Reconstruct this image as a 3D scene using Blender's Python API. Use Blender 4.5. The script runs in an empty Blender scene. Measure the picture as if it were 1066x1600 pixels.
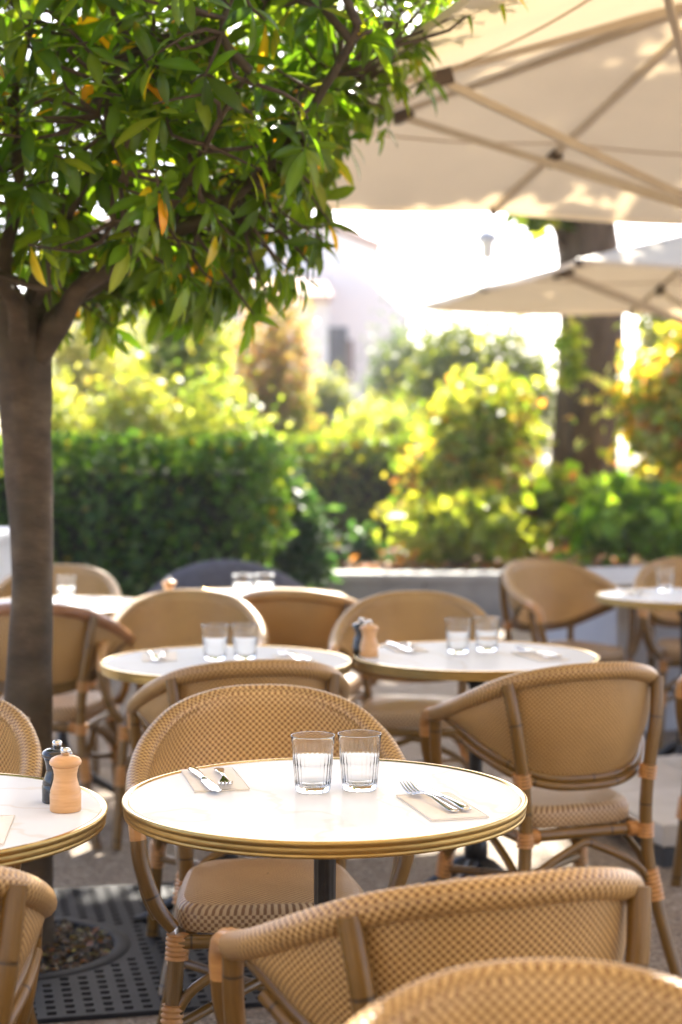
import bpy, math, random
import numpy as np
from mathutils import Vector, Matrix
R = math.radians
random.seed(7); rng = np.random.default_rng(7)
sc = bpy.context.scene
col = sc.collection

# ------------------------------------------------------------------ camera, sky, sun, exposure
CAM_H = 1.36
cam_d = bpy.data.cameras.new("camera"); cam = bpy.data.objects.new("camera", cam_d); col.objects.link(cam)
cam.location = (0, 0, CAM_H); cam.rotation_euler = (R(90), 0, 0)
cam_d.sensor_fit = 'VERTICAL'; cam_d.sensor_height = 36; cam_d.sensor_width = 24
cam_d.lens = 60.0; cam_d.shift_y = -115 / 1600
cam_d.clip_start = .05; cam_d.clip_end = 3000
cam_d.dof.use_dof = True; cam_d.dof.focus_distance = 2.95; cam_d.dof.aperture_fstop = 3.0
sc.camera = cam

SUN_EL, SUN_AZ = R(39.5), R(12)          # azimuth from +Y (away from the camera) towards +X
w = bpy.data.worlds.new("World"); sc.world = w; w.use_nodes = True
nt = w.node_tree; nt.nodes.clear()
sky = nt.nodes.new('ShaderNodeTexSky'); sky.sky_type = 'NISHITA'; sky.sun_disc = False
sky.sun_elevation = SUN_EL; sky.sun_rotation = SUN_AZ; sky.dust_density = 2.2; sky.air_density = .5; sky.ozone_density = .2
bg = nt.nodes.new('ShaderNodeBackground'); bg.inputs[1].default_value = .14
wo = nt.nodes.new('ShaderNodeOutputWorld')
nt.links.new(sky.outputs[0], bg.inputs[0]); nt.links.new(bg.outputs[0], wo.inputs[0])
sl = bpy.data.lights.new("sun", 'SUN'); sl.energy = 5; sl.angle = R(.53); sl.color = (1, .93, .81)
so = bpy.data.objects.new("sun", sl); col.objects.link(so)
so.rotation_euler = Vector((-math.sin(SUN_AZ) * math.cos(SUN_EL), -math.cos(SUN_AZ) * math.cos(SUN_EL), -math.sin(SUN_EL))).to_track_quat('-Z', 'Y').to_euler()
so.location = (6, 12, 12)
sc.view_settings.view_transform = 'Standard'; sc.view_settings.look = 'None'
sc.view_settings.exposure = 2.35; sc.view_settings.gamma = 1
cy = sc.cycles
cy.use_denoising = True; cy.max_bounces = 10; cy.diffuse_bounces = 4; cy.glossy_bounces = 4
cy.transmission_bounces = 10; cy.transparent_max_bounces = 8; cy.sample_clamp_indirect = 8
cy.use_adaptive_sampling = True; cy.adaptive_threshold = .015

# ------------------------------------------------------------------ helpers
def at(px, py, z):                       # photograph pixel on the level z -> a place in the scene
    Y = (CAM_H - z) * 2670 / (py - 685)
    return ((px - 533) / 2670 * Y, Y)

def tag(o, label=None, cat=None, group=None, kind=None):
    if label: o['label'] = label
    if cat: o['category'] = cat
    if group: o['group'] = group
    if kind: o['kind'] = kind
    return o

def empty(name, loc=(0, 0, 0), rz=0, scale=1):
    o = bpy.data.objects.new(name, None); col.objects.link(o)
    o.empty_display_size = .1
    o.location = loc; o.rotation_euler = (0, 0, rz); o.scale = (scale,) * 3
    return o

def copy_tree(o, parent=None):
    c = o.copy(); col.objects.link(c); c.parent = parent
    for ch in o.children: copy_tree(ch, c)
    return c

def spline(pts, n, closed=False):
    """Catmull-Rom through pts, resampled to n points of even arc length."""
    P = np.array(pts, float)
    if closed: Q = np.vstack([P[-1], P, P[0], P[1]])
    else: Q = np.vstack([2 * P[0] - P[1], P, 2 * P[-1] - P[-2]])
    out = []
    for i in range(1, len(Q) - 2):
        p0, p1, p2, p3 = Q[i - 1], Q[i], Q[i + 1], Q[i + 2]
        for t in np.linspace(0, 1, 16, endpoint=False):
            out.append(.5 * ((2 * p1) + (-p0 + p2) * t + (2 * p0 - 5 * p1 + 4 * p2 - p3) * t * t + (-p0 + 3 * p1 - 3 * p2 + p3) * t ** 3))
    out.append(Q[-2]); out = np.array(out)
    d = np.r_[0, np.cumsum(np.linalg.norm(np.diff(out[:, :3], axis=0), axis=1))]
    s = np.linspace(0, d[-1], n)
    return np.stack([np.interp(s, d, out[:, k]) for k in range(out.shape[1])], 1)

class MB:
    def __init__(self): self.v = []; self.f = []; self.uv = []; self.mi = []; self.flat = []
    def add(self, vs, fs, uvs=None, mi=0, flat=False):
        b = len(self.v); self.v += [tuple(p) for p in vs]
        for k, f in enumerate(fs):
            self.f.append([b + i for i in f]); self.mi.append(mi); self.flat.append(flat)
            self.uv += list(uvs[k]) if uvs is not None else [(vs[i][0], vs[i][1]) for i in f]
        return self
    def grid(self, G, U, mi=0, wrap=False, flip=False):
        n, m = G.shape[:2]
        vs = G.reshape(-1, 3); fs = []; uvs = []
        for i in range(n - 1):
            for j in range(m - 1 if not wrap else m):
                j2 = (j + 1) % m
                q = [i * m + j, (i + 1) * m + j, (i + 1) * m + j2, i * m + j2]
                uu = [U[i, j], U[i + 1, j], U[i + 1, j + 1], U[i, j + 1]]
                if flip: q.reverse(); uu.reverse()
                fs.append(q); uvs.append([tuple(x) for x in uu])
        return self.add(vs, fs, uvs, mi)
    def tube(self, pts, r, n=10, res=None, uvs=(1, 1), caps=True, mi=0, flat=1.0, raw=False):
        P = np.array(pts, float)
        rr = np.full(len(P), r, float) if np.isscalar(r) else np.array(r, float)
        if not raw:
            Q = spline(np.c_[P, rr], res or max(2, 6 * (len(P) - 1) if len(P) > 2 else 2)); P, rr = Q[:, :3], Q[:, 3]
        T = np.gradient(P, axis=0); T /= np.linalg.norm(T, axis=1)[:, None] + 1e-12
        a = np.array([0, 0, 1.]) if abs(T[0][2]) < .9 else np.array([1., 0, 0])
        N = np.cross(T[0], a); N /= np.linalg.norm(N)
        L = np.r_[0, np.cumsum(np.linalg.norm(np.diff(P, axis=0), axis=1))]
        G = np.zeros((len(P), n, 3)); U = np.zeros((len(P), n + 1, 2))
        th = np.linspace(0, 2 * math.pi, n, endpoint=False)
        for i in range(len(P)):
            N = N - T[i] * N.dot(T[i]); N /= np.linalg.norm(N) + 1e-12
            B = np.cross(T[i], N)
            G[i] = P[i] + rr[i] * (np.cos(th)[:, None] * N * flat + np.sin(th)[:, None] * B)
            U[i, :, 0] = L[i] * uvs[0]
            U[i, :, 1] = np.linspace(0, 1, n + 1) * 2 * math.pi * rr.mean() * uvs[1]
        self.grid(G, U, mi, wrap=True, flip=True)
        if caps:
            for i, rev in ((0, True), (len(P) - 1, False)):
                f = list(range(n))
                if rev: f.reverse()
                self.add(G[i], [f], [[(L[i] * uvs[0], 0)] * n], mi, True)
        return self
    def lathe(self, prof, n=32, c=(0, 0, 0), mod=None, mi=0, capb=False, capt=False):
        prof = np.array(prof, float); th = np.linspace(0, 2 * math.pi, n, endpoint=False)
        G = np.zeros((len(prof), n, 3)); U = np.zeros((len(prof), n + 1, 2))
        for i, (r, z) in enumerate(prof):
            rr = r + (mod(i, r, z, th) if mod else 0)
            G[i, :, 0] = c[0] + rr * np.cos(th); G[i, :, 1] = c[1] + rr * np.sin(th); G[i, :, 2] = c[2] + z
            U[i, :, 0] = np.linspace(0, 2 * math.pi * max(r, .01), n + 1); U[i, :, 1] = z
        self.grid(G, U, mi, wrap=True, flip=True)
        if capb: self.add(G[0], [list(range(n))[::-1]], None, mi, True)
        if capt: self.add(G[-1], [list(range(n))], None, mi, True)
        return self
    def box(self, lo, hi, mi=0, M=None):
        x0, y0, z0 = lo; x1, y1, z1 = hi
        vs = [(x0, y0, z0), (x1, y0, z0), (x1, y1, z0), (x0, y1, z0), (x0, y0, z1), (x1, y0, z1), (x1, y1, z1), (x0, y1, z1)]
        fs = [(0, 3, 2, 1), (4, 5, 6, 7), (0, 1, 5, 4), (1, 2, 6, 5), (2, 3, 7, 6), (3, 0, 4, 7)]
        uvs = []
        for k, f in enumerate(fs):
            ax = [(0, 1), (0, 1), (0, 2), (1, 2), (0, 2), (1, 2)][k]
            uvs.append([(vs[i][ax[0]], vs[i][ax[1]]) for i in f])
        if M is not None: vs = [tuple(M @ Vector(p)) for p in vs]
        return self.add(vs, fs, uvs, mi, True)
    def build(self, name, mats, parent=None, bevel=0, loc=(0, 0, 0), rz=0):
        me = bpy.data.meshes.new(name); me.from_pydata(self.v, [], self.f)
        for m in (mats if isinstance(mats, (list, tuple)) else [mats]): me.materials.append(m)
        uvl = me.uv_layers.new(name="UVMap")
        uvl.data.foreach_set("uv", np.array(self.uv, dtype=np.float32).ravel())
        me.polygons.foreach_set("material_index", self.mi)
        me.polygons.foreach_set("use_smooth", [not x for x in self.flat])
        me.update()
        o = bpy.data.objects.new(name, me); col.objects.link(o); o.parent = parent
        o.location = loc; o.rotation_euler = (0, 0, rz)
        if bevel:
            b = o.modifiers.new("bevel", 'BEVEL'); b.width = bevel; b.segments = 2; b.limit_method = 'ANGLE'
        return o

# ------------------------------------------------------------------ materials
def mat(name):
    m = bpy.data.materials.new(name); m.use_nodes = True
    n = m.node_tree.nodes; p = n["Principled BSDF"]
    return m, n, m.node_tree.links, p
def ramp(n, l, src, stops):
    r = n.new('ShaderNodeValToRGB'); e = r.color_ramp.elements
    e[0].position, e[0].color = stops[0][0], (*stops[0][1], 1)
    e[1].position, e[1].color = stops[-1][0], (*stops[-1][1], 1)
    for p, c in stops[1:-1]:
        x = e.new(p); x.color = (*c, 1)
    l.new(src, r.inputs[0]); return r.outputs[0]
def noise(n, l, scale, detail=4, coord='Object', rough=.55, stretch=None):
    tc = n.new('ShaderNodeTexCoord'); t = n.new('ShaderNodeTexNoise')
    t.inputs['Scale'].default_value = scale; t.inputs['Detail'].default_value = detail; t.inputs['Roughness'].default_value = rough
    src = tc.outputs[coord]
    if stretch:
        mp = n.new('ShaderNodeMapping'); mp.inputs['Scale'].default_value = stretch
        l.new(src, mp.inputs[0]); src = mp.outputs[0]
    l.new(src, t.inputs['Vector']); return t.outputs['Fac']
def bump(n, l, p, h, strength, dist):
    b = n.new('ShaderNodeBump'); b.inputs['Strength'].default_value = strength; b.inputs['Distance'].default_value = dist
    l.new(h, b.inputs['Height']); l.new(b.outputs[0], p.inputs['Normal'])
def math_(n, l, op, a, b=None, clamp=False):
    m = n.new('ShaderNodeMath'); m.operation = op; m.use_clamp = clamp
    for k, x in enumerate((a, b)):
        if x is None: continue
        if isinstance(x, (int, float)): m.inputs[k].default_value = x
        else: l.new(x, m.inputs[k])
    return m.outputs[0]
def mix(n, l, fac, a, b, mode='MIX'):
    m = n.new('ShaderNodeMix'); m.data_type = 'RGBA'; m.blend_type = mode
    for k, x in ((0, fac), (6, a), (7, b)):
        if isinstance(x, (int, float)): m.inputs[k].default_value = x
        elif isinstance(x, tuple): m.inputs[k].default_value = (*x, 1)
        else: l.new(x, m.inputs[k])
    return m.outputs[2]

def m_simple(name, c1, c2, scale=8, rough=.5, metal=0, spec=.5, bmp=0, bd=.002, bs=None, stretch=None, detail=4, coord='Object', coat=0):
    m, n, l, p = mat(name)
    f = noise(n, l, scale, detail, coord, stretch=stretch)
    l.new(ramp(n, l, f, [(.3, c1), (.7, c2)]), p.inputs['Base Color'])
    p.inputs['Roughness'].default_value = rough; p.inputs['Metallic'].default_value = metal
    p.inputs['Specular IOR Level'].default_value = spec; p.inputs['Coat Weight'].default_value = coat
    if bmp: bump(n, l, p, noise(n, l, bs or scale * 3, 5, coord, stretch=stretch), bmp, bd)
    return m

def m_weave(name, light, dark, rough=.42):
    m, n, l, p = mat(name)
    uv = n.new('ShaderNodeUVMap'); s = n.new('ShaderNodeSeparateXYZ'); l.new(uv.outputs[0], s.inputs[0])
    wob = noise(n, l, 40, 2)
    u = math_(n, l, 'ADD', s.outputs[0], math_(n, l, 'MULTIPLY', wob, .25))
    a = math_(n, l, 'SINE', math_(n, l, 'MULTIPLY', u, math.pi))
    b = math_(n, l, 'SINE', math_(n, l, 'MULTIPLY', s.outputs[1], math.pi))
    f = math_(n, l, 'ADD', math_(n, l, 'MULTIPLY', math_(n, l, 'MULTIPLY', a, b), .5), .5)
    big = noise(n, l, 5, 3)
    lt = mix(n, l, ramp(n, l, big, [(.32, (0, 0, 0)), (.68, (1, 1, 1))]), tuple(x * .78 for x in light), tuple(min(1, x * 1.1) for x in light))
    r = n.new('ShaderNodeMapRange'); r.inputs[1].default_value = .30; r.inputs[2].default_value = .62; r.clamp = True
    l.new(f, r.inputs[0])
    l.new(mix(n, l, r.outputs[0], dark, lt), p.inputs['Base Color'])
    p.inputs['Roughness'].default_value = rough; p.inputs['Specular IOR Level'].default_value = .45
    bump(n, l, p, f, .55, .0016)
    return m

def m_bamboo(name, c1, c2, c3):
    m, n, l, p = mat(name)
    uv = n.new('ShaderNodeUVMap'); s = n.new('ShaderNodeSeparateXYZ'); l.new(uv.outputs[0], s.inputs[0])
    st = noise(n, l, 1, 5, 'UV', stretch=(14, 700, 1))
    c = ramp(n, l, st, [(.28, c1), (.55, c2), (.8, c3)])
    pat = noise(n, l, 9, 3)
    c = mix(n, l, math_(n, l, 'MULTIPLY', pat, .55), c, tuple(x * .62 for x in c2))
    # node rings along the pole
    fr = math_(n, l, 'FRACT', math_(n, l, 'ADD', math_(n, l, 'MULTIPLY', s.outputs[0], 4.6), .37))
    dd = math_(n, l, 'ABSOLUTE', math_(n, l, 'SUBTRACT', fr, .5))
    ring = n.new('ShaderNodeMapRange'); ring.inputs[1].default_value = .006; ring.inputs[2].default_value = .016
    ring.inputs[3].default_value = .85; ring.inputs[4].default_value = 0; l.new(dd, ring.inputs[0])
    c = mix(n, l, ring.outputs[0], c, (.03, .016, .006))
    oi = n.new('ShaderNodeObjectInfo')
    hs = n.new('ShaderNodeHueSaturation'); l.new(c, hs.inputs['Color'])
    l.new(math_(n, l, 'ADD', math_(n, l, 'MULTIPLY', oi.outputs['Random'], .3), .85), hs.inputs['Value'])
    l.new(hs.outputs[0], p.inputs['Base Color'])
    p.inputs['Roughness'].default_value = .3; p.inputs['Coat Weight'].default_value = .25; p.inputs['Coat Roughness'].default_value = .2
    bump(n, l, p, math_(n, l, 'SUBTRACT', st, math_(n, l, 'MULTIPLY', ring.outputs[0], 1.0)), .3, .0012)
    return m

def m_leaf(name, rough=.35, trans=.4, tint=(1.25, 1.3, .5)):
    m, n, l, p = mat(name)
    a = n.new('ShaderNodeVertexColor'); a.layer_name = "Col"
    p.inputs['Roughness'].default_value = rough; p.inputs['Specular IOR Level'].default_value = .5
    vein = noise(n, l, 60, 2)
    c = mix(n, l, math_(n, l, 'MULTIPLY', vein, .25), a.outputs[0], (.02, .03, .01))
    l.new(c, p.inputs['Base Color'])
    t = n.new('ShaderNodeBsdfTranslucent')
    l.new(mix(n, l, 1.0, a.outputs[0], tint, 'MULTIPLY'), t.inputs['Color'])
    t2 = n.new('ShaderNodeVectorMath'); t2.operation = 'SCALE'
    ms = n.new('ShaderNodeMixShader'); ms.inputs[0].default_value = trans
    l.new(p.outputs[0], ms.inputs[1]); l.new(t.outputs[0], ms.inputs[2])
    l.new(ms.outputs[0], n['Material Output'].inputs[0])
    return m

M = {}
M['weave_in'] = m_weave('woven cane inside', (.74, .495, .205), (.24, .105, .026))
M['weave_out_shaded'] = m_weave('shaded woven cane outside', (.60, .385, .15), (.17, .072, .017))  # inside cane darkened for backs that face away from the light
M['weave_seat'] = m_weave('woven cane seat', (.54, .38, .21), (.21, .11, .05))
M['bamboo'] = m_bamboo('golden bamboo', (.09, .047, .008), (.20, .105, .019), (.33, .185, .045))
M['tipwood'] = m_simple('smooth tan wood', (.50, .25, .085), (.62, .345, .13), 12, .3, coat=.3, stretch=(1, 1, 8))
M['pinkwood'] = m_simple('pinkish cane', (.26, .115, .05), (.38, .185, .085), 30, .35, coat=.2, bmp=.2, bd=.001)
M['binding'] = m_simple('rattan binding', (.44, .20, .055), (.58, .30, .10), 60, .4, bmp=.3, bd=.001)

m, n, l, p = mat('white laminate')
f = noise(n, l, 3.2, 7, rough=.6)
w1 = n.new('ShaderNodeTexWave'); w1.wave_type = 'BANDS'; w1.inputs['Scale'].default_value = 1.3; w1.inputs['Distortion'].default_value = 14
w1.inputs['Detail'].default_value = 5; w1.inputs['Detail Scale'].default_value = 1.4
tc = n.new('ShaderNodeTexCoord'); l.new(tc.outputs['Object'], w1.inputs['Vector'])
v = ramp(n, l, w1.outputs['Fac'], [(.0, (.74, .74, .73)), (.02, (.78, .815, .85)), (.06, (.795, .83, .865))])
l.new(v, p.inputs['Base Color']); p.inputs['Roughness'].default_value = .16; p.inputs['Specular IOR Level'].default_value = 0
rr_ = n.new('ShaderNodeMapRange'); rr_.inputs[3].default_value = .14; rr_.inputs[4].default_value = .26; l.new(f, rr_.inputs[0])
gb = n.new('ShaderNodeBsdfGlossy'); l.new(rr_.outputs[0], gb.inputs['Roughness']); ms = n.new('ShaderNodeMixShader'); ms.inputs[0].default_value = .055
l.new(p.outputs[0], ms.inputs[1]); l.new(gb.outputs[0], ms.inputs[2]); l.new(ms.outputs[0], n['Material Output'].inputs[0])
M['laminate'] = m
M['brass'] = m_simple('brushed brass', (.40, .275, .09), (.56, .395, .15), 26, .42, 1, bmp=.12, bd=.0006, stretch=(1, 1, 12))
M['brasstop'] = m_simple('polished brass', (.62, .42, .15), (.72, .52, .22), 20, .17, 1)
M['iron'] = m_simple('black cast iron', (.008, .008, .009), (.02, .02, .021), 60, .35, 0, bmp=.2, bd=.0008)
m, n, l, p = mat('clear glass'); p.inputs['Transmission Weight'].default_value = 1; p.inputs['Roughness'].default_value = .0
p.inputs['IOR'].default_value = 1.46; p.inputs['Base Color'].default_value = (.985, .99, .985, 1)
gn = noise(n, l, 90, 2); bump(n, l, p, gn, .05, .0006)
M['glass'] = m
M['steel'] = m_simple('polished steel', (.62, .61, .6), (.72, .71, .7), 50, .1, 1, bmp=.03, bd=.0003)
M['napkin'] = m_simple('paper napkin', (.84, .79, .72), (.89, .84, .77), 120, .9, bmp=.25, bd=.0006)
M['millwood'] = m_simple('beech wood', (.64, .345, .14), (.76, .45, .21), 6, .42, stretch=(4, 4, 40), bmp=.08, bd=.0006, coat=.15)
M['millblack'] = m_simple('black lacquered wood', (.012, .013, .016), (.025, .026, .03), 30, .22, coat=.4)

def m_canvas(name, c1, c2, trans):
    m, n, l, p = mat(name)
    f = noise(n, l, 2.2, 5); c = ramp(n, l, f, [(.3, c1), (.7, c2)])
    l.new(c, p.inputs['Base Color']); p.inputs['Roughness'].default_value = .85; p.inputs['Specular IOR Level'].default_value = .2
    bump(n, l, p, noise(n, l, 5, 3), .25, .02)
    t = n.new('ShaderNodeBsdfTranslucent'); l.new(mix(n, l, 1.0, c, (1.0, .88, .70), 'MULTIPLY'), t.inputs[0])
    ms = n.new('ShaderNodeMixShader'); ms.inputs[0].default_value = trans
    l.new(p.outputs[0], ms.inputs[1]); l.new(t.outputs[0], ms.inputs[2]); l.new(ms.outputs[0], n['Material Output'].inputs[0])
    return m
M['canvas'] = m_canvas('cream canvas', (.72, .63, .49), (.80, .70, .54), .25)
M['alu'] = m_simple('beige coated aluminium', (.50, .42, .32), (.56, .48, .37), 12, .4)
M['brownplastic'] = m_simple('brown plastic', (.055, .035, .02), (.08, .05, .03), 30, .5)
M['concrete'] = m_simple('pale concrete slab', (.52, .48, .43), (.62, .58, .53), 7, .85, bmp=.3, bd=.003, bs=60)
M['darksteel'] = m_simple('dark galvanised steel', (.03, .03, .033), (.06, .06, .065), 14, .5)
m, n, l, p = mat('tree bark')
f1 = noise(n, l, 1, 6, 'Object', stretch=(9, 9, 17)); f2 = noise(n, l, 5, 4); f3 = noise(n, l, 1, 3, 'Object', stretch=(40, 40, 160))
c = ramp(n, l, f1, [(.25, (.036, .024, .014)), (.5, (.082, .057, .034)), (.78, (.155, .115, .072))])
c = mix(n, l, ramp(n, l, f2, [(.45, (0, 0, 0)), (.7, (.6, .6, .6))]), c, (.055, .05, .03))
l.new(c, p.inputs['Base Color']); p.inputs['Roughness'].default_value = .85
bump(n, l, p, math_(n, l, 'ADD', f1, math_(n, l, 'MULTIPLY', f3, .4)), .7, .012)
M['bark'] = m
M['bark_dark'] = m_simple('dark rough bark', (.06, .038, .024), (.17, .115, .075), 6, .95, bmp=1, bd=.05, stretch=(2, 2, .5), bs=9)
M['leaf'] = m_leaf('glossy leaf', .22, .5, (2.6, 2.3, .5))
M['foliage'] = m_leaf('shrub leaf', .5, .5, (2.1, 1.95, .6))
M['twig'] = m_simple('twig', (.06, .04, .025), (.1, .07, .045), 20, .9)

m, n, l, p = mat('exposed aggregate paving')
vo = n.new('ShaderNodeTexVoronoi'); vo.inputs['Scale'].default_value = 95; tc = n.new('ShaderNodeTexCoord'); l.new(tc.outputs['Object'], vo.inputs['Vector'])
vo2 = n.new('ShaderNodeTexVoronoi'); vo2.inputs['Scale'].default_value = 210; l.new(tc.outputs['Object'], vo2.inputs['Vector'])
sx = n.new('ShaderNodeSeparateColor'); l.new(vo.outputs['Color'], sx.inputs[0])
c = ramp(n, l, sx.outputs[0], [(0, (.11, .078, .05)), (.35, (.23, .17, .115)), (.7, (.32, .25, .18)), (1, (.50, .43, .34))])
big = noise(n, l, 1.3, 6)
c = mix(n, l, ramp(n, l, big, [(.35, (0, 0, 0)), (.75, (.75, .75, .75))]), c, (.23, .165, .108))
c = mix(n, l, math_(n, l, 'MULTIPLY', noise(n, l, 14, 4), .5), c, (.13, .092, .06))
l.new(c, p.inputs['Base Color']); p.inputs['Roughness'].default_value = .8
bump(n, l, p, math_(n, l, 'ADD', vo.outputs['Distance'], math_(n, l, 'MULTIPLY', vo2.outputs['Distance'], .5)), .8, .006)
M['paving'] = m
M['soil'] = m_simple('leaf strewn soil', (.05, .03, .018), (.20, .10, .05), 14, .95, bmp=1, bd=.03, bs=30)
M['lawn'] = m_simple('garden ground', (.34, .31, .18), (.48, .43, .30), 1.5, .95, bmp=.6, bd=.04, bs=30)
M['stone'] = m_simple('grey stone', (.22, .21, .20), (.36, .35, .33), 4, .85, bmp=.5, bd=.006, bs=40)
M['stonecap'] = m_simple('stone coping', (.33, .32, .31), (.44, .43, .41), 5, .8, bmp=.4, bd=.004, bs=50)
M['render'] = m_simple('pale grey render', (.46, .46, .47), (.54, .54, .55), 3, .85, bmp=.2, bd=.003, bs=70)
M['stucco'] = m_simple('pinkish stucco', (.84, .77, .70), (.89, .83, .77), .9, .9, bmp=.2, bd=.01, bs=20)
M['cream'] = m_simple('cream stucco', (.80, .76, .69), (.86, .82, .75), .9, .9, bmp=.2, bd=.01, bs=20)
M['tile'] = m_simple('terracotta tile', (.52, .33, .25), (.66, .45, .36), 3, .8, bmp=.8, bd=.04, bs=7, stretch=(5, 1, 1))
M['doorpaint'] = m_simple('slate blue paint', (.05, .06, .085), (.075, .085, .115), 5, .5)
M['shutter'] = m_simple('brown shutter paint', (.16, .10, .085), (.2, .13, .11), 5, .6)
M['whitepaint'] = m_simple('white paint', (.74, .73, .71), (.8, .79, .77), 5, .5)
M['grate'] = m_simple('dark cast grate', (.008, .008, .0095), (.017, .017, .019), 10, .62, .0, .25, bmp=.3, bd=.001, bs=80)
M['cloth'] = m_simple('dark grey cloth', (.085, .08, .09), (.13, .125, .135), 40, .9, bmp=.4, bd=.002, bs=300)
M['lampgrey'] = m_simple('glare paled lamp grey', (.42, .43, .46), (.48, .49, .52), 5, .5)  # kept pale so the distant lamp fades as if in glare
M['lampglass'] = m_simple('frosted lamp pane', (.6, .62, .65), (.66, .68, .7), 5, .2)
M['pot'] = m_simple('black nursery pot', (.01, .011, .02), (.02, .022, .035), 9, .4)

# ------------------------------------------------------------------ ground
g = MB(); g.add([(-160, -60, 0), (160, -60, 0), (160, 220, 0), (-160, 220, 0)], [(0, 1, 2, 3)], None, 0, True)
tag(g.build('pavement', M['paving']), kind='structure')
# planting bed behind the low wall: an uneven sheet of soil
G = np.zeros((40, 60, 3)); U = np.zeros((40, 60, 2))
for i, y in enumerate(np.r_[np.linspace(12.78, 20, 30), np.linspace(21.5, 70, 10)]):
    for j, x in enumerate(np.linspace(-.62, 30, 60)):
        G[i, j] = (x, y, .33 + .05 * math.sin(x * 3.1 + y * 1.7) * math.sin(y * 2.3 - x) + .03 * rng.random()); U[i, j] = (x, y)
b = MB(); b.grid(G, U, flip=True); tag(b.build('planting_bed', M['soil']), kind='structure')
b = MB(); b.add([(-60, 13.9, .02), (-.62, 13.9, .02), (-.62, 70, .02), (-60, 70, .02)], [(0, 1, 2, 3)], None, 0, True)
tag(b.build('lawn', M['lawn']), kind='structure')

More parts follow.
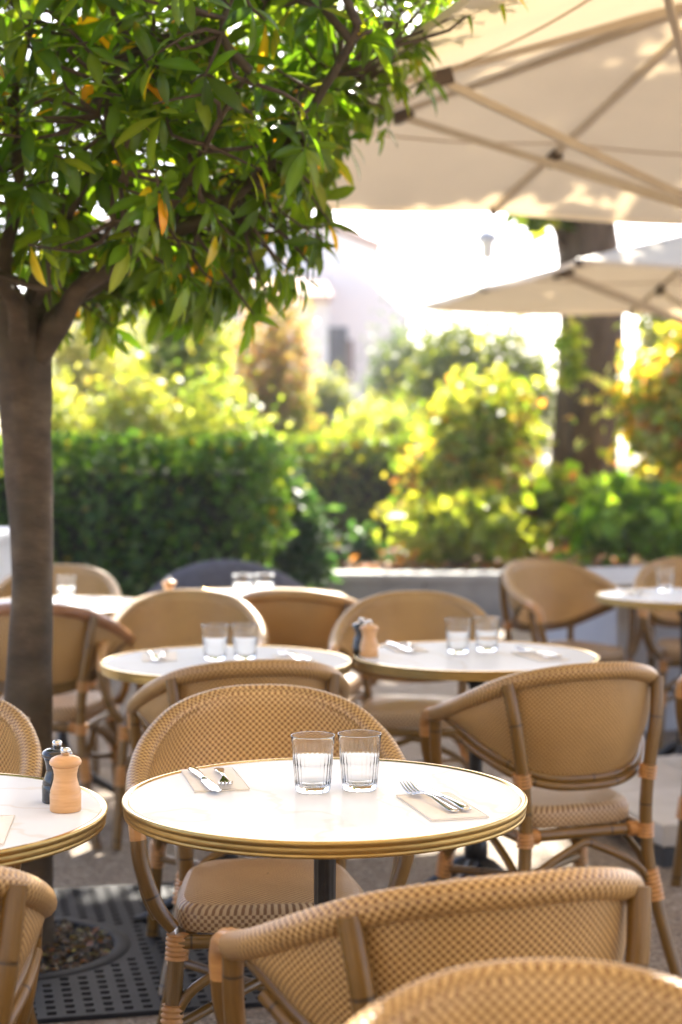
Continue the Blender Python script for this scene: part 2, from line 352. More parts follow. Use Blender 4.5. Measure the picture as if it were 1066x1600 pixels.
# ------------------------------------------------------------------ bistro armchair (faces +Y)
W = .268
def mirror(p): return [(-q[0],) + tuple(q[1:]) for q in p]
def make_chair():
    root = empty('bistro_armchair')
    rim_h = [(0, -.268, .796), (.10, -.25, .790), (.187, -.19, .766), (.241, -.10, .724), (W - .003, .0, .682), (W, .095, .653)]
    rim = spline(mirror(rim_h[:0:-1]) + rim_h, 71)
    bot_h = [(0, -.205, .525), (.09, -.195, .53), (.165, -.155, .553), (.218, -.08, .595), (.25, .0, .635), (W - .004, .062, .655)]
    bot = spline(mirror(bot_h[:0:-1]) + bot_h, 71)
    top = spline([(x, y, z - .004) for x, y, z in rim[3:-3]], 71)
    # backrest: woven shell, outer and inner face
    mb = MB(); rows = 12
    for side, cell in ((0, .006), (1, .0071)):
        G = np.zeros((rows, 71, 3)); U = np.zeros((rows, 71, 2))
        for j in range(71):
            o = np.array([bot[j][0], bot[j][1], 0]); o /= np.linalg.norm(o) + 1e-9
            for i, s in enumerate(np.linspace(0, 1, rows)):
                q = bot[j] * (1 - s) + top[j] * s + o * .012 * math.sin(s * math.pi)
                if side:                 # the inner face runs up over the rail
                    ss = min(1, s / .88); q = bot[j] * (1 - ss) + top[j] * ss + o * .012 * math.sin(ss * math.pi) - o * (.011 + .0125 * ss ** 3)
                    if s > .88:
                        a_ = (s - .88) / .12 * 1.15
                        q = top[j] + np.array([0, 0, .004]) - o * .0235 * math.cos(a_) + np.array([0, 0, .0222 * math.sin(a_)])
                G[i, j] = q
        L = np.r_[0, np.cumsum(np.linalg.norm(np.diff(G[6], axis=0), axis=1))]
        for j in range(71):
            U[:, j, 0] = L[j] / cell
            U[:, j, 1] = (G[:, j, 2]) / cell * 1.06
        mb.grid(G, U, mi=side, flip=(side == 0))
    mb.build('backrest', [M['weave_out_shaded'], M['weave_in']], root)
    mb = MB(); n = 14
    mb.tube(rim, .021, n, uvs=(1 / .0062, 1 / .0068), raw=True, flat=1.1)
    mb.build('top_rail', M['weave_out_shaded'], root)
    # double bamboo rail under the shell
    mb = MB()
    mb.tube(bot, .0115, 9, raw=True)
    b2 = bot.copy()
    for j in range(71):
        o = np.array([bot[j][0], bot[j][1], 0]); o /= np.linalg.norm(o) + 1e-9
        b2[j] = bot[j] + o * .008 - np.array([0, 0, .018])
    mb.tube(b2[6:-6], .011, 9, raw=True)
    mb.build('backrest_frame', M['bamboo'], root)
    # seat
    def outline(inset, n=64):
        pts = []
        for k in range(n):
            a = 2 * math.pi * k / n
            cx, cyy = math.cos(a), math.sin(a)
            e = .42
            x = math.copysign(abs(cx) ** e, cx); y = math.copysign(abs(cyy) ** e, cyy)
            hw = .182 + .02 * y
            pts.append((x * (hw - inset), .005 + y * (.198 - inset)))
        return np.array(pts)
    mb = MB(); prof = [(.004, .405), (0, .412), (0, .428), (.0, .440), (.005, .450), (.016, .456)]
    n = 64; G = np.zeros((len(prof), n, 3)); U = np.zeros((len(prof), n + 1, 2))
    ol0 = outline(0); per = np.r_[0, np.cumsum(np.linalg.norm(np.diff(np.vstack([ol0, ol0[:1]]), axis=0), axis=1))]
    for i, (ins, z) in enumerate(prof):
        ol = outline(ins); G[i, :, :2] = ol; G[i, :, 2] = z
        U[i, :, 0] = per / .0072; U[i, :, 1] = (z - ins) / .0072
    mb.grid(G, U, wrap=True, flip=True)
    rings = [.016, .05, .09, .13, .165]
    G = np.zeros((len(rings), n, 3)); U = np.zeros((len(rings), n + 1, 2))
    for i, ins in enumerate(rings):
        ol = outline(ins); G[i, :, :2] = ol; G[i, :, 2] = .456 + .006 * math.sin(i / 4 * 1.57)
        U[i, :n] = ol / .0066; U[i, n] = U[i, 0]
    mb.grid(G, U, wrap=True, flip=True)
    mb.add(G[-1], [list(range(n))], [[tuple(q / .0066) for q in G[-1][:, :2]]])
    mb.add(np.c_[outline(.004), np.full(n, .405)], [list(range(n))[::-1]])
    mb.build('seat', M['weave_seat'], root)
    mb = MB()
    c4 = [(-.168, -.19), (.168, -.19), (.19, .19), (-.19, .19)]
    for k in range(4):
        (x0, y0), (x1, y1) = c4[k], c4[(k + 1) % 4]
        mb.tube([(x0, y0, .388), (x1, y1, .388)], .0145, 9)
    mb.build('seat_frame', M['bamboo'], root)
    def wrap(mb, p0, p1, r, turns):
        p0, p1 = np.array(p0), np.array(p1); pts = []; rr = []
        for k in range(turns * 4 + 1):
            s = k / (turns * 4); pts.append(p0 * (1 - s) + p1 * s); rr.append(r + .0028 * math.sin(k * math.pi / 2 + .6))
        mb.tube(pts, rr, 10, raw=True)
    for s in (-1, 1):
        pts = [(s * .232, -.272, 0), (s * .205, -.246, .12), (s * .176, -.221, .27), (s * .166, -.212, .40), (s * .171, -.214, .52), (s * .192, -.216, .66), (s * .206, -.199, .765)]
        mb = MB(); mb.tube(pts, .0165, 10, res=30); leg = mb.build('leg', M['bamboo'], root)
        for q in (((s * .186, -.229, .215), (s * .174, -.219, .29), .0205, 7), ((s * .166, -.211, .370), (s * .166, -.211, .405), .0205, 4),
                  ((s * .150, -.196, .388), (s * .125, -.193, .388), .018, 3), ((s * .171, -.209, .515), (s * .176, -.209, .55), .0225, 4)):
            mb = MB(); wrap(mb, *q); mb.build('binding', M['binding'], leg)
        pts = [(s * .212, .222, 0), (s * .2, .2, .2), (s * .188, .184, .40)]
        mb = MB(); mb.tube(pts, .0165, 10, res=14); leg = mb.build('leg', M['bamboo'], root)
        for q in (((s * .202, .204, .205), (s * .197, .195, .27), .0208, 6), ((s * .19, .187, .355), (s * .188, .184, .402), .0215, 5)):
            mb = MB(); wrap(mb, *q); mb.build('binding', M['binding'], leg)
        mb = MB()
        mb.tube([(s * W, .085, .657), (s * (W + .001), .135, .647), (s * (W - .001), .166, .626), (s * (W - .003), .174, .592), (s * (W - .012), .178, .53), (s * .228, .18, .455), (s * .196, .178, .412)],
                [.0205, .019, .0175, .0165, .016, .0155, .014], 10, res=30, mi=0)
        # smooth tan cap on the arm end, bamboo below
        npf = 30 * 10
        for k in range(len(mb.f)):
            mb.mi[k] = 1 if k < 12 * 10 else 0
        mb.tube([(s * (W - .002), .108, .635), (s * (W - .006), .116, .56), (s * .247, .128, .475), (s * .224, .142, .425)], .0155, 10, res=18)
        mb.build('armrest', [M['bamboo'], M['tipwood']], root)
    lg = [(-.181, -.225), (.181, -.225), (.2, .2), (-.2, .2)]
    for k in range(4):
        (x0, y0), (x1, y1) = lg[k], lg[(k + 1) % 4]
        mx, my = (x0 + x1) / 2 * .93, (y0 + y1) / 2 * .93
        mb = MB()
        mb.tube([(x0, y0, .235), (x0 * .75 + mx * .25, y0 * .75 + my * .25, .305), (mx * .93 + x0 * .07, my * .93 + y0 * .07, .365), (mx * .93 + x1 * .07, my * .93 + y1 * .07, .365), (x1 * .75 + mx * .25, y1 * .75 + my * .25, .305), (x1, y1, .235)], .0105, 8, res=26)
        mb.build('brace', M['bamboo'], root)
    mb = MB()
    mb.tube([(-.181, -.225, .225), (0, -.01, .25), (.2, .2, .225)], .0105, 8, res=14)
    mb.tube([(.181, -.225, .225), (0, -.01, .229), (-.2, .2, .225)], .0105, 8, res=14)
    mb.build('stretcher', M['bamboo'], root)
    return root

CH = 'woven bistro armchairs around the cafe tables'
chairs = [
    # x, y, yaw, label
    (.135, 2.385, 20, 'woven bistro armchair turned away, tucked under near side of the front centre table'),
    (.215, 1.51, 180, 'nearest woven armchair at bottom edge, facing the camera, only its blurred backrest in view'),
    (-.69, 2.41, 17, 'woven armchair seen from behind, cut by the bottom left corner'),
    (-.148, 3.50, 186, 'woven armchair facing the camera behind the front centre table, its checked seat edge in view'),
    (-.89, 3.44, 178, 'woven armchair facing the camera between the two pepper mills and the tree'),
    (-.26, 4.46, 12, 'woven armchair back seen just above the backrest of the one behind the front table'),
    (.53, 4.39, 20, 'woven armchair with its whole curved back in view, right of the front table'),
    (-.54, 5.88, 182, 'woven armchair facing the camera behind the middle left table with the two tumblers'),
    (-.13, 6.42, -12, 'glossy woven armchair turned away beside the far table with a wooden mill'),
    (.25, 5.82, 177, 'woven armchair facing the camera behind the middle right table with black and wood mills'),
    (-1.02, 5.93, -4, 'woven armchair seen from behind, partly hidden by the tree trunk'),
    (-1.2, 7.1, 180, 'pale blurred armchair behind the far left table in front of the dark hedge'),
    (.99, 7.45, 208, 'blurred tan armchair turned sideways by the far right table, in front of the low wall'),
    (1.325, 5.2, 48, 'armchair mostly out of frame at right edge, one slanted bamboo leg beside the concrete slabs'),
    (1.62, 6.38, 6, 'armchair at right edge, back turned, under the far right table'),
    (1.58, 7.55, 180, 'pale armchair behind the far right table, at right edge before the wall'),
]
proto = make_chair()
for i, (x, y, a, lab) in enumerate(chairs):
    o = proto if i == 0 else copy_tree(proto)
    o.location = (x, y, 0); o.rotation_euler = (0, 0, R(a))
    tag(o, lab, 'chair', CH)
    if i == 10:                          # one chair of a pinker cane with a bare top rail
        for ch in o.children:
            if ch.name.split('.')[0] == 'top_rail':
                ch.material_slots[0].link = 'OBJECT'; ch.material_slots[0].material = M['pinkwood']

# ------------------------------------------------------------------ tables
TZ = .742
def make_table():
    root = empty('cafe_table')
    mb = MB(); mb.lathe([(.0, TZ - .0015), (.15, TZ - .0015), (.30, TZ - .0015), (.3375, TZ - .0015)], 96)
    mb.build('table_top', M['laminate'], root)
    mb = MB()
    prof = [(.30, TZ - 0.02640), (.3445, TZ - 0.02640), (.3458, TZ - 0.02544), (.3464, TZ - 0.02320), (.3458, TZ - 0.02120), (.3452, TZ - 0.02040), (.3462, TZ - 0.01944),
            (.3474, TZ - 0.01560), (.3474, TZ - 0.01160), (.3466, TZ - 0.00976), (.3470, TZ - 0.00896), (.3488, TZ - 0.00640), (.3495, TZ - 0.00320), (.3490, TZ - 0.00080), (.3472, TZ + .0006)]
    mb.lathe(prof, 128)
    mb.lathe([(.3472, TZ + .0006), (.344, TZ + .0012), (.339, TZ + .0002), (.3374, TZ - .0018), (.33, TZ - .006)], 128, mi=1)
    mb.build('table_edge', [M['brass'], M['brasstop']], root)
    mb = MB(); fl = lambda i, r, z, th: (-.0016 * (.5 + .5 * np.cos(th * 12)) if .24 < z < .655 else 0 * th)
    mb.lathe([(.0, TZ - .027), (.11, TZ - .030), (.11, TZ - .043), (.03, TZ - .05), (.027, .68), (.031, .672), (.027, .664), (.0195, .656), (.0195, .65), (.0185, .45), (.0195, .245), (.024, .235), (.024, .225), (.031, .215), (.034, .20), (.034, .17), (.028, .16), (.028, .08), (.0, .075)][::-1], 48, mod=fl)
    mb.build('column', M['iron'], root)
    mb = MB()
    for k in range(4):
        a = math.pi / 4 + k * math.pi / 2; c, s = math.cos(a), math.sin(a)
        mb.tube([(c * r, s * r, z) for r, z in ((.015, .15), (.05, .14), (.12, .085), (.2, .035), (.24, .016), (.26, .014))], [.022, .022, .018, .015, .014, .013], 8, res=18)
    mb.build('base', M['iron'], root)
    return root
TB = 'round white cafe tables with brass edges'
T = {}
tp = make_table()
for i, (k, x, y, rz, lab) in enumerate([
    ('front', -.028, 2.957, 10, 'round white table with brass edge in the front centre, two tumblers on it'),
    ('left', -.738, 2.82, 70, 'round white table cut by the left edge, carrying a wooden and a black mill'),
    ('midleft', -.318, 4.75, 130, 'round white table left of centre in second row, two tumblers, no mill'),
    ('midright', .385, 4.87, 200, 'round white table right of centre in second row, with mills and tumblers'),
    ('farleft', -1.036, 6.35, 260, 'blurred round white table behind the tree trunk at far left'),
    ('far', -.33, 6.72, 300, 'blurred round white table before the grey cloth, mostly hidden behind two chair backs'),
    ('farright', 1.355, 6.72, 20, 'blurred round white table cut by the right edge in front of the low wall')]):
    o = tp if i == 0 else copy_tree(tp)
    o.location = (x, y, 0); o.rotation_euler = (0, 0, R(rz)); tag(o, lab, 'table', TB); T[k] = o

# ------------------------------------------------------------------ tumblers
def make_glass():
    def inner(i, r, z, th): return .0007 * np.cos(th * 26) if .016 < z < .078 else 0 * th
    mb = MB()
    H = .099
    out = [(.0, .0), (.024, .0), (.029, .001), (.0305, .004), (.0318, .018), (.0345, .05), (.0376, .085), (.0390, H - .0012), (.0389, H - .0004), (.0384, H), (.0380, H - .0004), (.0378, H - .0012)]
    inn = [(.0364, .085), (.0357, .078), (.0346, .066), (.0332, .0505), (.0325, .0495), (.0318, .042), (.0298, .022), (.0284, .0135), (.022, .0105), (.0, .010)]
    def md(i, r, z, th):
        if i < 12: return .0004 * np.cos(th * 26) if .004 < z < .07 else 0 * th
        return inner(i, r, z, th)
    mb.lathe(out + inn, 104, mod=md)
    return mb.build('tumbler', M['glass'])
gl = [
    ('left', *at(489, 1236, TZ), 'left one of two fluted empty tumblers on the front centre table'),
    ('right', *at(562, 1233, TZ), 'right one of two fluted empty tumblers on the front centre table'),
    ('', *at(336, 1031, TZ), 'left one of two tumblers on the middle left table'),
    ('', *at(383, 1030, TZ), 'right one of two tumblers on the middle left table'),
    ('', *at(716, 1020, TZ), 'left one of two tumblers on the middle right table with the mills'),
    ('', *at(761, 1017, TZ), 'right one of two tumblers on the middle right table with the mills'),
    ('', *at(103, 940, TZ), 'blurred tumbler on the far left table, just right of the tree trunk'),
    ('', *at(379, 937, TZ), 'left one of two blurred tumblers in front of the dark grey cloth'),
    ('', *at(413, 936, TZ), 'right one of two blurred tumblers in front of the dark grey cloth'),
    ('', *at(1040, 924, TZ), 'blurred tumbler on the far right table at the right edge'),
]
gp = make_glass()
for i, (_, x, y, lab) in enumerate(gl):
    o = gp if i == 0 else gp.copy()
    if i: col.objects.link(o)
    o.location = (x, y, TZ - .0010); o.rotation_euler = (0, 0, i * .9); tag(o, lab, 'glass', 'tumblers on the cafe tables')

# ------------------------------------------------------------------ mills
def make_mill(m):
    root = empty('pepper_mill')
    mb = MB(); mb.lathe([(0, 0), (.0245, 0), (.026, .0015), (.026, .028), (.0252, .0295), (.0252, .031), (.0255, .0325), (.0225, .042), (.0195, .053), (.0190, .060), (.0205, .068), (.0222, .0725), (.0222, .0735), (.0, .0735)], 40)
    mb.build('body', m, root)
    mb = MB(); mb.lathe([(.0, .0738), (.0215, .0738), (.0222, .075), (.0255, .0765), (.0268, .0795), (.0262, .083), (.0235, .087), (.017, .0902), (.009, .0915), (0, .0918)], 40)
    mb.build('head', m, root)
    mb = MB(); mb.lathe([(0, .0915), (.006, .0916), (.0065, .0935), (.0082, .096), (.0086, .0995), (.0078, .103), (.005, .1045), (0, .1046)], 24)
    mb.build('knob', M['steel'], root)
    return root
ml = [('w', *at(102, 1266, TZ), 'pale wooden pepper mill on the left table, in front of the black one'),
      ('b', *at(89, 1252, TZ), 'black mill half hidden behind the pale wooden one on the left table'),
      ('w', *at(577, 1026, TZ), 'blurred wooden mill on the middle right table beside the black one'),
      ('b', *at(565, 1022, TZ), 'blurred black mill beside the wooden one on the middle right table'),
      ('w', *at(264, 945, TZ), 'small blurred wooden mill in front of the dark hedge, left of the grey cloth')]
mw = None; mk = None
for k, x, y, lab in ml:
    if k == 'w':
        o = copy_tree(mw) if mw else make_mill(M['millwood']); mw = mw or o
    else:
        o = copy_tree(mk) if mk else make_mill(M['millblack']); mk = mk or o
    o.location = (x, y, TZ - .001); o.rotation_euler = (0, 0, x * 9); tag(o, lab, 'pepper mill', 'pepper mills on the tables')

# ------------------------------------------------------------------ napkins, forks, knives
def make_napkin():
    mb = MB()
    for k in range(3):
        i = k * .0012
        G = np.zeros((13, 7, 3)); U = np.zeros((13, 7, 2))
        for a in range(13):
            for b_ in range(7):
                x = (b_ / 6 - .5) * (.098 - i); y = (a / 12 - .5) * (.2 - i * 2)
                z = .0006 + k * .0009 + .0006 * math.sin(x * 90 + k) * math.sin(y * 40 + k * 2)
                G[a, b_] = (x, y, z); U[a, b_] = (x, y)
        mb.grid(G, U, flip=True)
    x, y = .049, .1
    mb.add([(-x, -y, 0), (x, -y, 0), (x, y, 0), (-x, y, 0), (-x, -y, .0024), (x, -y, .0024), (x, y, .0024), (-x, y, .0024)],
           [(0, 1, 5, 4), (1, 2, 6, 5), (2, 3, 7, 6), (3, 0, 4, 7)], None, 0, True)
    return mb.build('paper_napkin', M['napkin'])
def loft(mb, secs, n=12):
    """secs: (y, z, halfwidth, halfthickness)"""
    G = np.zeros((len(secs), n, 3)); U = np.zeros((len(secs), n + 1, 2)); th = np.linspace(0, 2 * math.pi, n, endpoint=False)
    for i, (y, z, a, b) in enumerate(secs):
        G[i, :, 0] = a * np.sign(np.cos(th)) * np.abs(np.cos(th)) ** .8; G[i, :, 1] = y; G[i, :, 2] = z + b * np.sin(th)
    mb.grid(G, U, wrap=True); mb.add(G[0], [list(range(n))]); mb.add(G[-1], [list(range(n))[::-1]])
def make_fork():
    root = empty('fork')
    mb = MB()
    loft(mb, [(-.100, .0050, .002, .0008), (-.0985, .0050, .007, .0013), (-.092, .0052, .0098, .0017), (-.075, .006, .0088, .0018), (-.045, .0085, .0058, .0018), (-.015, .012, .0036, .0018), (.012, .0128, .0032, .0018),
              (.026, .0105, .0055, .0013), (.034, .0078, .0098, .0010), (.042, .0062, .0118, .0009), (.05, .0058, .0122, .0008)])
    mb.build('handle', M['steel'], root)
    mb = MB()
    for k in range(4):
        x = (k - 1.5) * .0066
        mb.tube([(x, .047, .0058), (x * 1.0, .06, .0066), (x * .98, .075, .0108), (x * .95, .092, .0185)], [.0024, .0022, .0019, .0008], 8, res=12, flat=1)
    mb.build('tines', M['steel'], root)
    return root
def make_knife():
    root = empty('knife')
    mb = MB()
    loft(mb, [(-.105, .0055, .002, .0012), (-.1035, .0055, .0072, .003), (-.095, .0055, .0092, .0042), (-.06, .0058, .0078, .0044), (-.02, .006, .0058, .0040), (-.006, .006, .0052, .0036), (0, .006, .0068, .0036), (.003, .006, .006, .002)])
    mb.build('handle', M['steel'], root)
    mb = MB()
    loft(mb, [(.002, .006, .0065, .0011), (.012, .0058, .0095, .0010), (.05, .0052, .0105, .0009), (.08, .0048, .0108, .0008), (.095, .0046, .0092, .0007), (.104, .0045, .0055, .0006), (.107, .0045, .0015, .0004)])
    mb.build('blade', M['steel'], root)
    return root
npk, fkp, knp = make_napkin(), make_fork(), make_knife()
first = True
def setting(nx, ny, na, fk, kn, where, tz=TZ):
    """napkin (x, y, yaw); fork and knife (dx, dy, dyaw) in the napkin's own frame"""
    global first
    n_ = npk if first else npk.copy()
    f_ = fkp if first else copy_tree(fkp)
    k_ = knp if first else copy_tree(knp)
    if not first: col.objects.link(n_)
    first = False
    n_.location = (nx, ny, tz - .0010); n_.rotation_euler = (0, 0, R(na))
    tag(n_, 'cream paper napkin ' + where, 'napkin', 'napkins laid on the tables')
    for o, d, nm, z in ((f_, fk, 'fork', .0022), (k_, kn, 'knife', .0024)):
        c, s = math.cos(R(na)), math.sin(R(na))
        o.location = (nx + d[0] * c - d[1] * s, ny + d[0] * s + d[1] * c, tz + z - .0010); o.rotation_euler = (0, 0, R(na + d[2]))
        tag(o, ('four tined steel fork ' if nm == 'fork' else 'shiny steel table knife ') + where, nm, nm + ('s' if nm == 'fork' else '') + ' laid on napkins' if nm == 'fork' else 'knives laid on napkins')
setting(.168, 2.867, 15, (-.012, .03, 9), (.016, .04, 5), 'near the right rim of the front centre table')
setting(-.23, 3.093, 192.5, (-.012, .028, -4), (.022, .03, 5), 'near the left rim of the front centre table')
setting(-.515, 4.84, 186, (-.012, .02, -4), (.018, .025, 6), 'on the left side of the middle left table')
setting(-.125, 4.76, 14, (-.012, .02, 6), (.018, .025, 4), 'on the right side of the middle left table')
setting(.185, 5.04, 192, (-.012, .02, -4), (.018, .025, 6), 'beside the mills on the middle right table')
setting(.565, 4.84, 18, (-.012, .02, 6), (.018, .025, 4), 'near the right rim of the middle right table')
setting(-.85, 6.42, 200, (-.012, .02, -4), (.018, .025, 6), 'on the far left table, right of the tree trunk')
setting(1.16, 6.85, 190, (-.012, .02, -4), (.018, .025, 6), 'on the far right table before the low wall')
o = npk.copy(); col.objects.link(o); o.location = (-.572, 2.69, TZ - .001); o.rotation_euler = (0, 0, R(6)); tag(o, 'cream paper napkin cut by the left edge on the table with two mills', 'napkin', 'napkins laid on the tables')

# ------------------------------------------------------------------ tree grate
gx, gy, ga = -.844, 4.52, R(13)
root = empty('tree_grate', (gx, gy, 0), ga)
tag(root, 'dark slotted metal grate set in the paving round the tree foot', 'grate')
S = .575; ny_, nx_ = 55, 51
mb = MB(); z = .012
ys = np.linspace(-S, S, ny_ + 1); xs = np.linspace(-S, S, nx_ + 1)
hole = .255
def cell(x0, x1, y0, y1):
    mb.add([(x0, y0, z), (x1, y0, z), (x1, y1, z), (x0, y1, z)], [(0, 1, 2, 3)], None, 0, True)
    for (a, b_), (c, d) in (((x0, y0), (x1, y0)), ((x1, y0), (x1, y1)), ((x1, y1), (x0, y1)), ((x0, y1), (x0, y0))):
        mb.add([(a, b_, z - .02), (c, d, z - .02), (c, d, z), (a, b_, z)], [(0, 1, 2, 3)], None, 0, True)
for i in range(nx_):
    for j in range(ny_):
        cx, cyy = (xs[i] + xs[i + 1]) / 2, (ys[j] + ys[j + 1]) / 2
        rr = math.hypot(cx, cyy)
        if rr < hole - .0: continue
        slot = (i % 2 == 1) and (j % 2 == 1) and rr > hole + .05 and abs(cx) < S - .02 and abs(cyy) < S - .02
        if slot: continue
        cell(xs[i], xs[i + 1], ys[j], ys[j + 1])
mb.build('slotted_plate', M['grate'], root)
mb = MB(); mb.lathe([(hole - .012, -.03), (hole - .012, .014), (hole - .009, .0155), (hole + .028, .0155), (hole + .03, .012)], 72)
mb.build('collar_ring', M['grate'], root)
# litter in the hole + near-black flat sheet under the slots
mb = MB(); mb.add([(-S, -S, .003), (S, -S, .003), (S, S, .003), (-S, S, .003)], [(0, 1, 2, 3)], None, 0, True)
pit = m_simple('near black pit sheet', (.006, .005, .004), (.014, .011, .008), 20, 1)
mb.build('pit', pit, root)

# ------------------------------------------------------------------ leaf clouds
def leaf_mesh(name, P, D, Nrm, L, Wd, C, m, parent=None, rich=False):
    """P base points, D direction, Nrm approximate normal, L length, Wd half-width, C colour; all arrays"""
    n = len(P)
    D = D / (np.linalg.norm(D, axis=1)[:, None] + 1e-9)
    Sd = np.cross(D, Nrm); Sd /= np.linalg.norm(Sd, axis=1)[:, None] + 1e-9
    Nn = np.cross(Sd, D)
    L = L[:, None]; Wd = Wd[:, None]
    if not rich:
        V = np.stack([P, P + D * L * .48 + Sd * Wd + Nn * Wd * .3, P + D * L - Nn * L * .10, P + D * L * .48 - Sd * Wd + Nn * Wd * .3], 1)
        k = 4; tri = np.array([[0, 1, 2], [0, 2, 3]])
    else:
        rows = [P]
        prof = [(.13, .28), (.32, .78), (.55, 1.0), (.76, .8), (.91, .38)]
        curl = .16 + .2 * np.random.default_rng(3).random((n, 1))
        for t, wf in prof:
            c0 = P + D * L * t - Nn * L * curl * t * t
            rows += [c0 + Sd * Wd * wf + Nn * Wd * wf * .28, c0, c0 - Sd * Wd * wf + Nn * Wd * wf * .28]
        rows.append(P + D * L - Nn * L * curl * 1.05)
        V = np.stack(rows, 1); k = V.shape[1]
        tri = [[0, 1, 2, 2], [0, 2, 3, 3]]
        for r_ in range(4):
            a = 1 + r_ * 3; b_ = a + 3
            tri += [[a, b_, b_ + 1, a + 1], [a + 1, b_ + 1, b_ + 2, a + 2]]
        a = 13; tri += [[a, k - 1, a + 1, a + 1], [a + 1, k - 1, a + 2, a + 2]]
    me = bpy.data.meshes.new(name)
    faces = []
    if not rich:
        F = (np.arange(n)[:, None, None] * k + tri[None]).reshape(-1, 3)
        nl = F.size
        me.vertices.add(n * k); me.vertices.foreach_set("co", V.astype(np.float32).ravel())
        me.loops.add(nl); me.loops.foreach_set("vertex_index", F.ravel().astype(np.int32))
        me.polygons.add(len(F)); me.polygons.foreach_set("loop_start", (np.arange(len(F)) * 3).astype(np.int32))
        me.polygons.foreach_set("loop_total", np.full(len(F), 3, np.int32))
    else:
        quads = [q for q in tri if q[2] != q[3]]; tris = [q[:3] for q in tri if q[2] == q[3]]
        idx = np.arange(n)[:, None, None] * k
        Q = (idx + np.array(quads)[None]).reshape(-1, 4); Tt = (idx + np.array(tris)[None]).reshape(-1, 3)
        me.vertices.add(n * k); me.vertices.foreach_set("co", V.astype(np.float32).ravel())
        loops = np.r_[Q.ravel(), Tt.ravel()].astype(np.int32)
        me.loops.add(len(loops)); me.loops.foreach_set("vertex_index", loops)
        tot = np.r_[np.full(len(Q), 4), np.full(len(Tt), 3)].astype(np.int32)
        me.polygons.add(len(tot)); me.polygons.foreach_set("loop_start", np.r_[0, np.cumsum(tot)[:-1]].astype(np.int32))
        me.polygons.foreach_set("loop_total", tot)
        me.polygons.foreach_set("use_smooth", np.ones(len(tot), bool))
    me.update(calc_edges=True)
    ca = me.color_attributes.new("Col", 'FLOAT_COLOR', 'POINT')
    CC = np.repeat(np.c_[C, np.ones(n)][:, None, :], k, axis=1)
    if rich:
        CC[:, [2, 5, 8, 11, 14], :3] *= np.array([1.35, 1.3, 1.4])      # paler midrib
        old = np.random.default_rng(5).random(n) < .12                    # some leaves yellowed at the tip
        CC[old, 13:, :3] = CC[old, 13:, :3] * .4 + np.array([.16, .11, .012])
    ca.data.foreach_set("color", CC.astype(np.float32).ravel())
    me.materials.append(m); me.validate()
    o = bpy.data.objects.new(name, me); col.objects.link(o); o.parent = parent
    return o

def pick(pal, n, jit=.25):
    wts = np.array([q[1] for q in pal], float); wts /= wts.sum()
    C = 1.2 * np.array([q[0] for q in pal])[rng.choice(len(pal), n, p=wts)]
    return np.clip(C * (1 + jit * (rng.random((n, 1)) * 2 - 1)) * (1 + .12 * (rng.random((n, 3)) * 2 - 1)), 0, 1)
def unit(n):
    v_ = rng.normal(size=(n, 3)); return v_ / np.linalg.norm(v_, axis=1)[:, None]

GREEN = [((.055, .10, .018), 5), ((.08, .13, .02), 3), ((.035, .07, .014), 3)]
DARK = [((.05, .105, .02), 6), ((.075, .135, .026), 3), ((.10, .12, .015), .5), ((.25, .17, .02), .12)]
LIME = [((.17, .23, .045), 5), ((.26, .29, .07), 4), ((.11, .16, .035), 3), ((.40, .42, .20), 1.2)]  # last tone, here and in YELLOW, paints in bright background bokeh
YELLOW = [((.34, .34, .08), 3), ((.26, .30, .07), 4), ((.17, .22, .05), 3), ((.42, .43, .24), 2)]
AUTUMN = [((.48, .29, .06), 2.5), ((.52, .40, .09), 4), ((.40, .18, .08), 1.3), ((.28, .30, .06), 3), ((.46, .30, .2), 1.2)]
OLIVE = [((.24, .25, .13), 4), ((.36, .36, .22), 3), ((.15, .17, .07), 3)]
PINK = [((.26, .20, .12), 4), ((.34, .20, .15), 3), ((.17, .17, .07), 3)]
TEAL = [((.03, .075, .035), 5), ((.05, .10, .05), 3)]

def shrub(name, c, r, n, size, pal, label, cat='shrub', group=None, clumps=9, shell=.55, stems=4, zfloor=.02, wr=.3, loose=.18):
    c = np.array(c, float); r = np.array(r, float)
    root = empty(name, (c[0], c[1], zfloor)); tag(root, label, cat, group)
    # lobed volume: leaves gather in clumps of uneven size spread through an ellipsoid
    cc = unit(clumps) * (rng.random((clumps, 1)) ** .5 * .72); cr = .28 + .3 * rng.random(clumps)
    k = rng.choice(clumps, n, p=cr ** 2 / (cr ** 2).sum())
    u = unit(n); P = cc[k] + u * (cr[k] * (shell + (1 - shell) * rng.random(n)))[:, None]
    stray = rng.random((n, 1)) < .38
    P = P + stray * rng.normal(size=(n, 3)) * loose
    P = c + P * r
    P[:, 2] = np.maximum(P[:, 2], zfloor + .03 + .1 * rng.random(n))
    D = u * .7 + unit(n) * .8 + np.array([0, 0, -.1]); Nn = u + np.array([0, 0, .6]) + unit(n) * .5
    L = size * (.6 + .8 * rng.random(n))
    leaf_mesh('foliage', P - np.array([c[0], c[1], zfloor]), D, Nn, L, L * wr, pick(pal, n), M['foliage'], root)
    if stems:
        mb = MB()
        for s in range(stems):
            e = cc[s % clumps] * r * .9 + c - np.array([c[0], c[1], zfloor])
            b0 = np.array([rng.normal() * .05 * r[0], rng.normal() * .05 * r[1], 0])
            mid = (b0 + e) / 2 + np.array([0, 0, .1 * r[2]])
            mb.tube([b0, mid, e], [.03 * max(r), .02 * max(r), .006 * max(r)], 6, res=8)
        mb.build('stem', M['twig'], root)
    return root

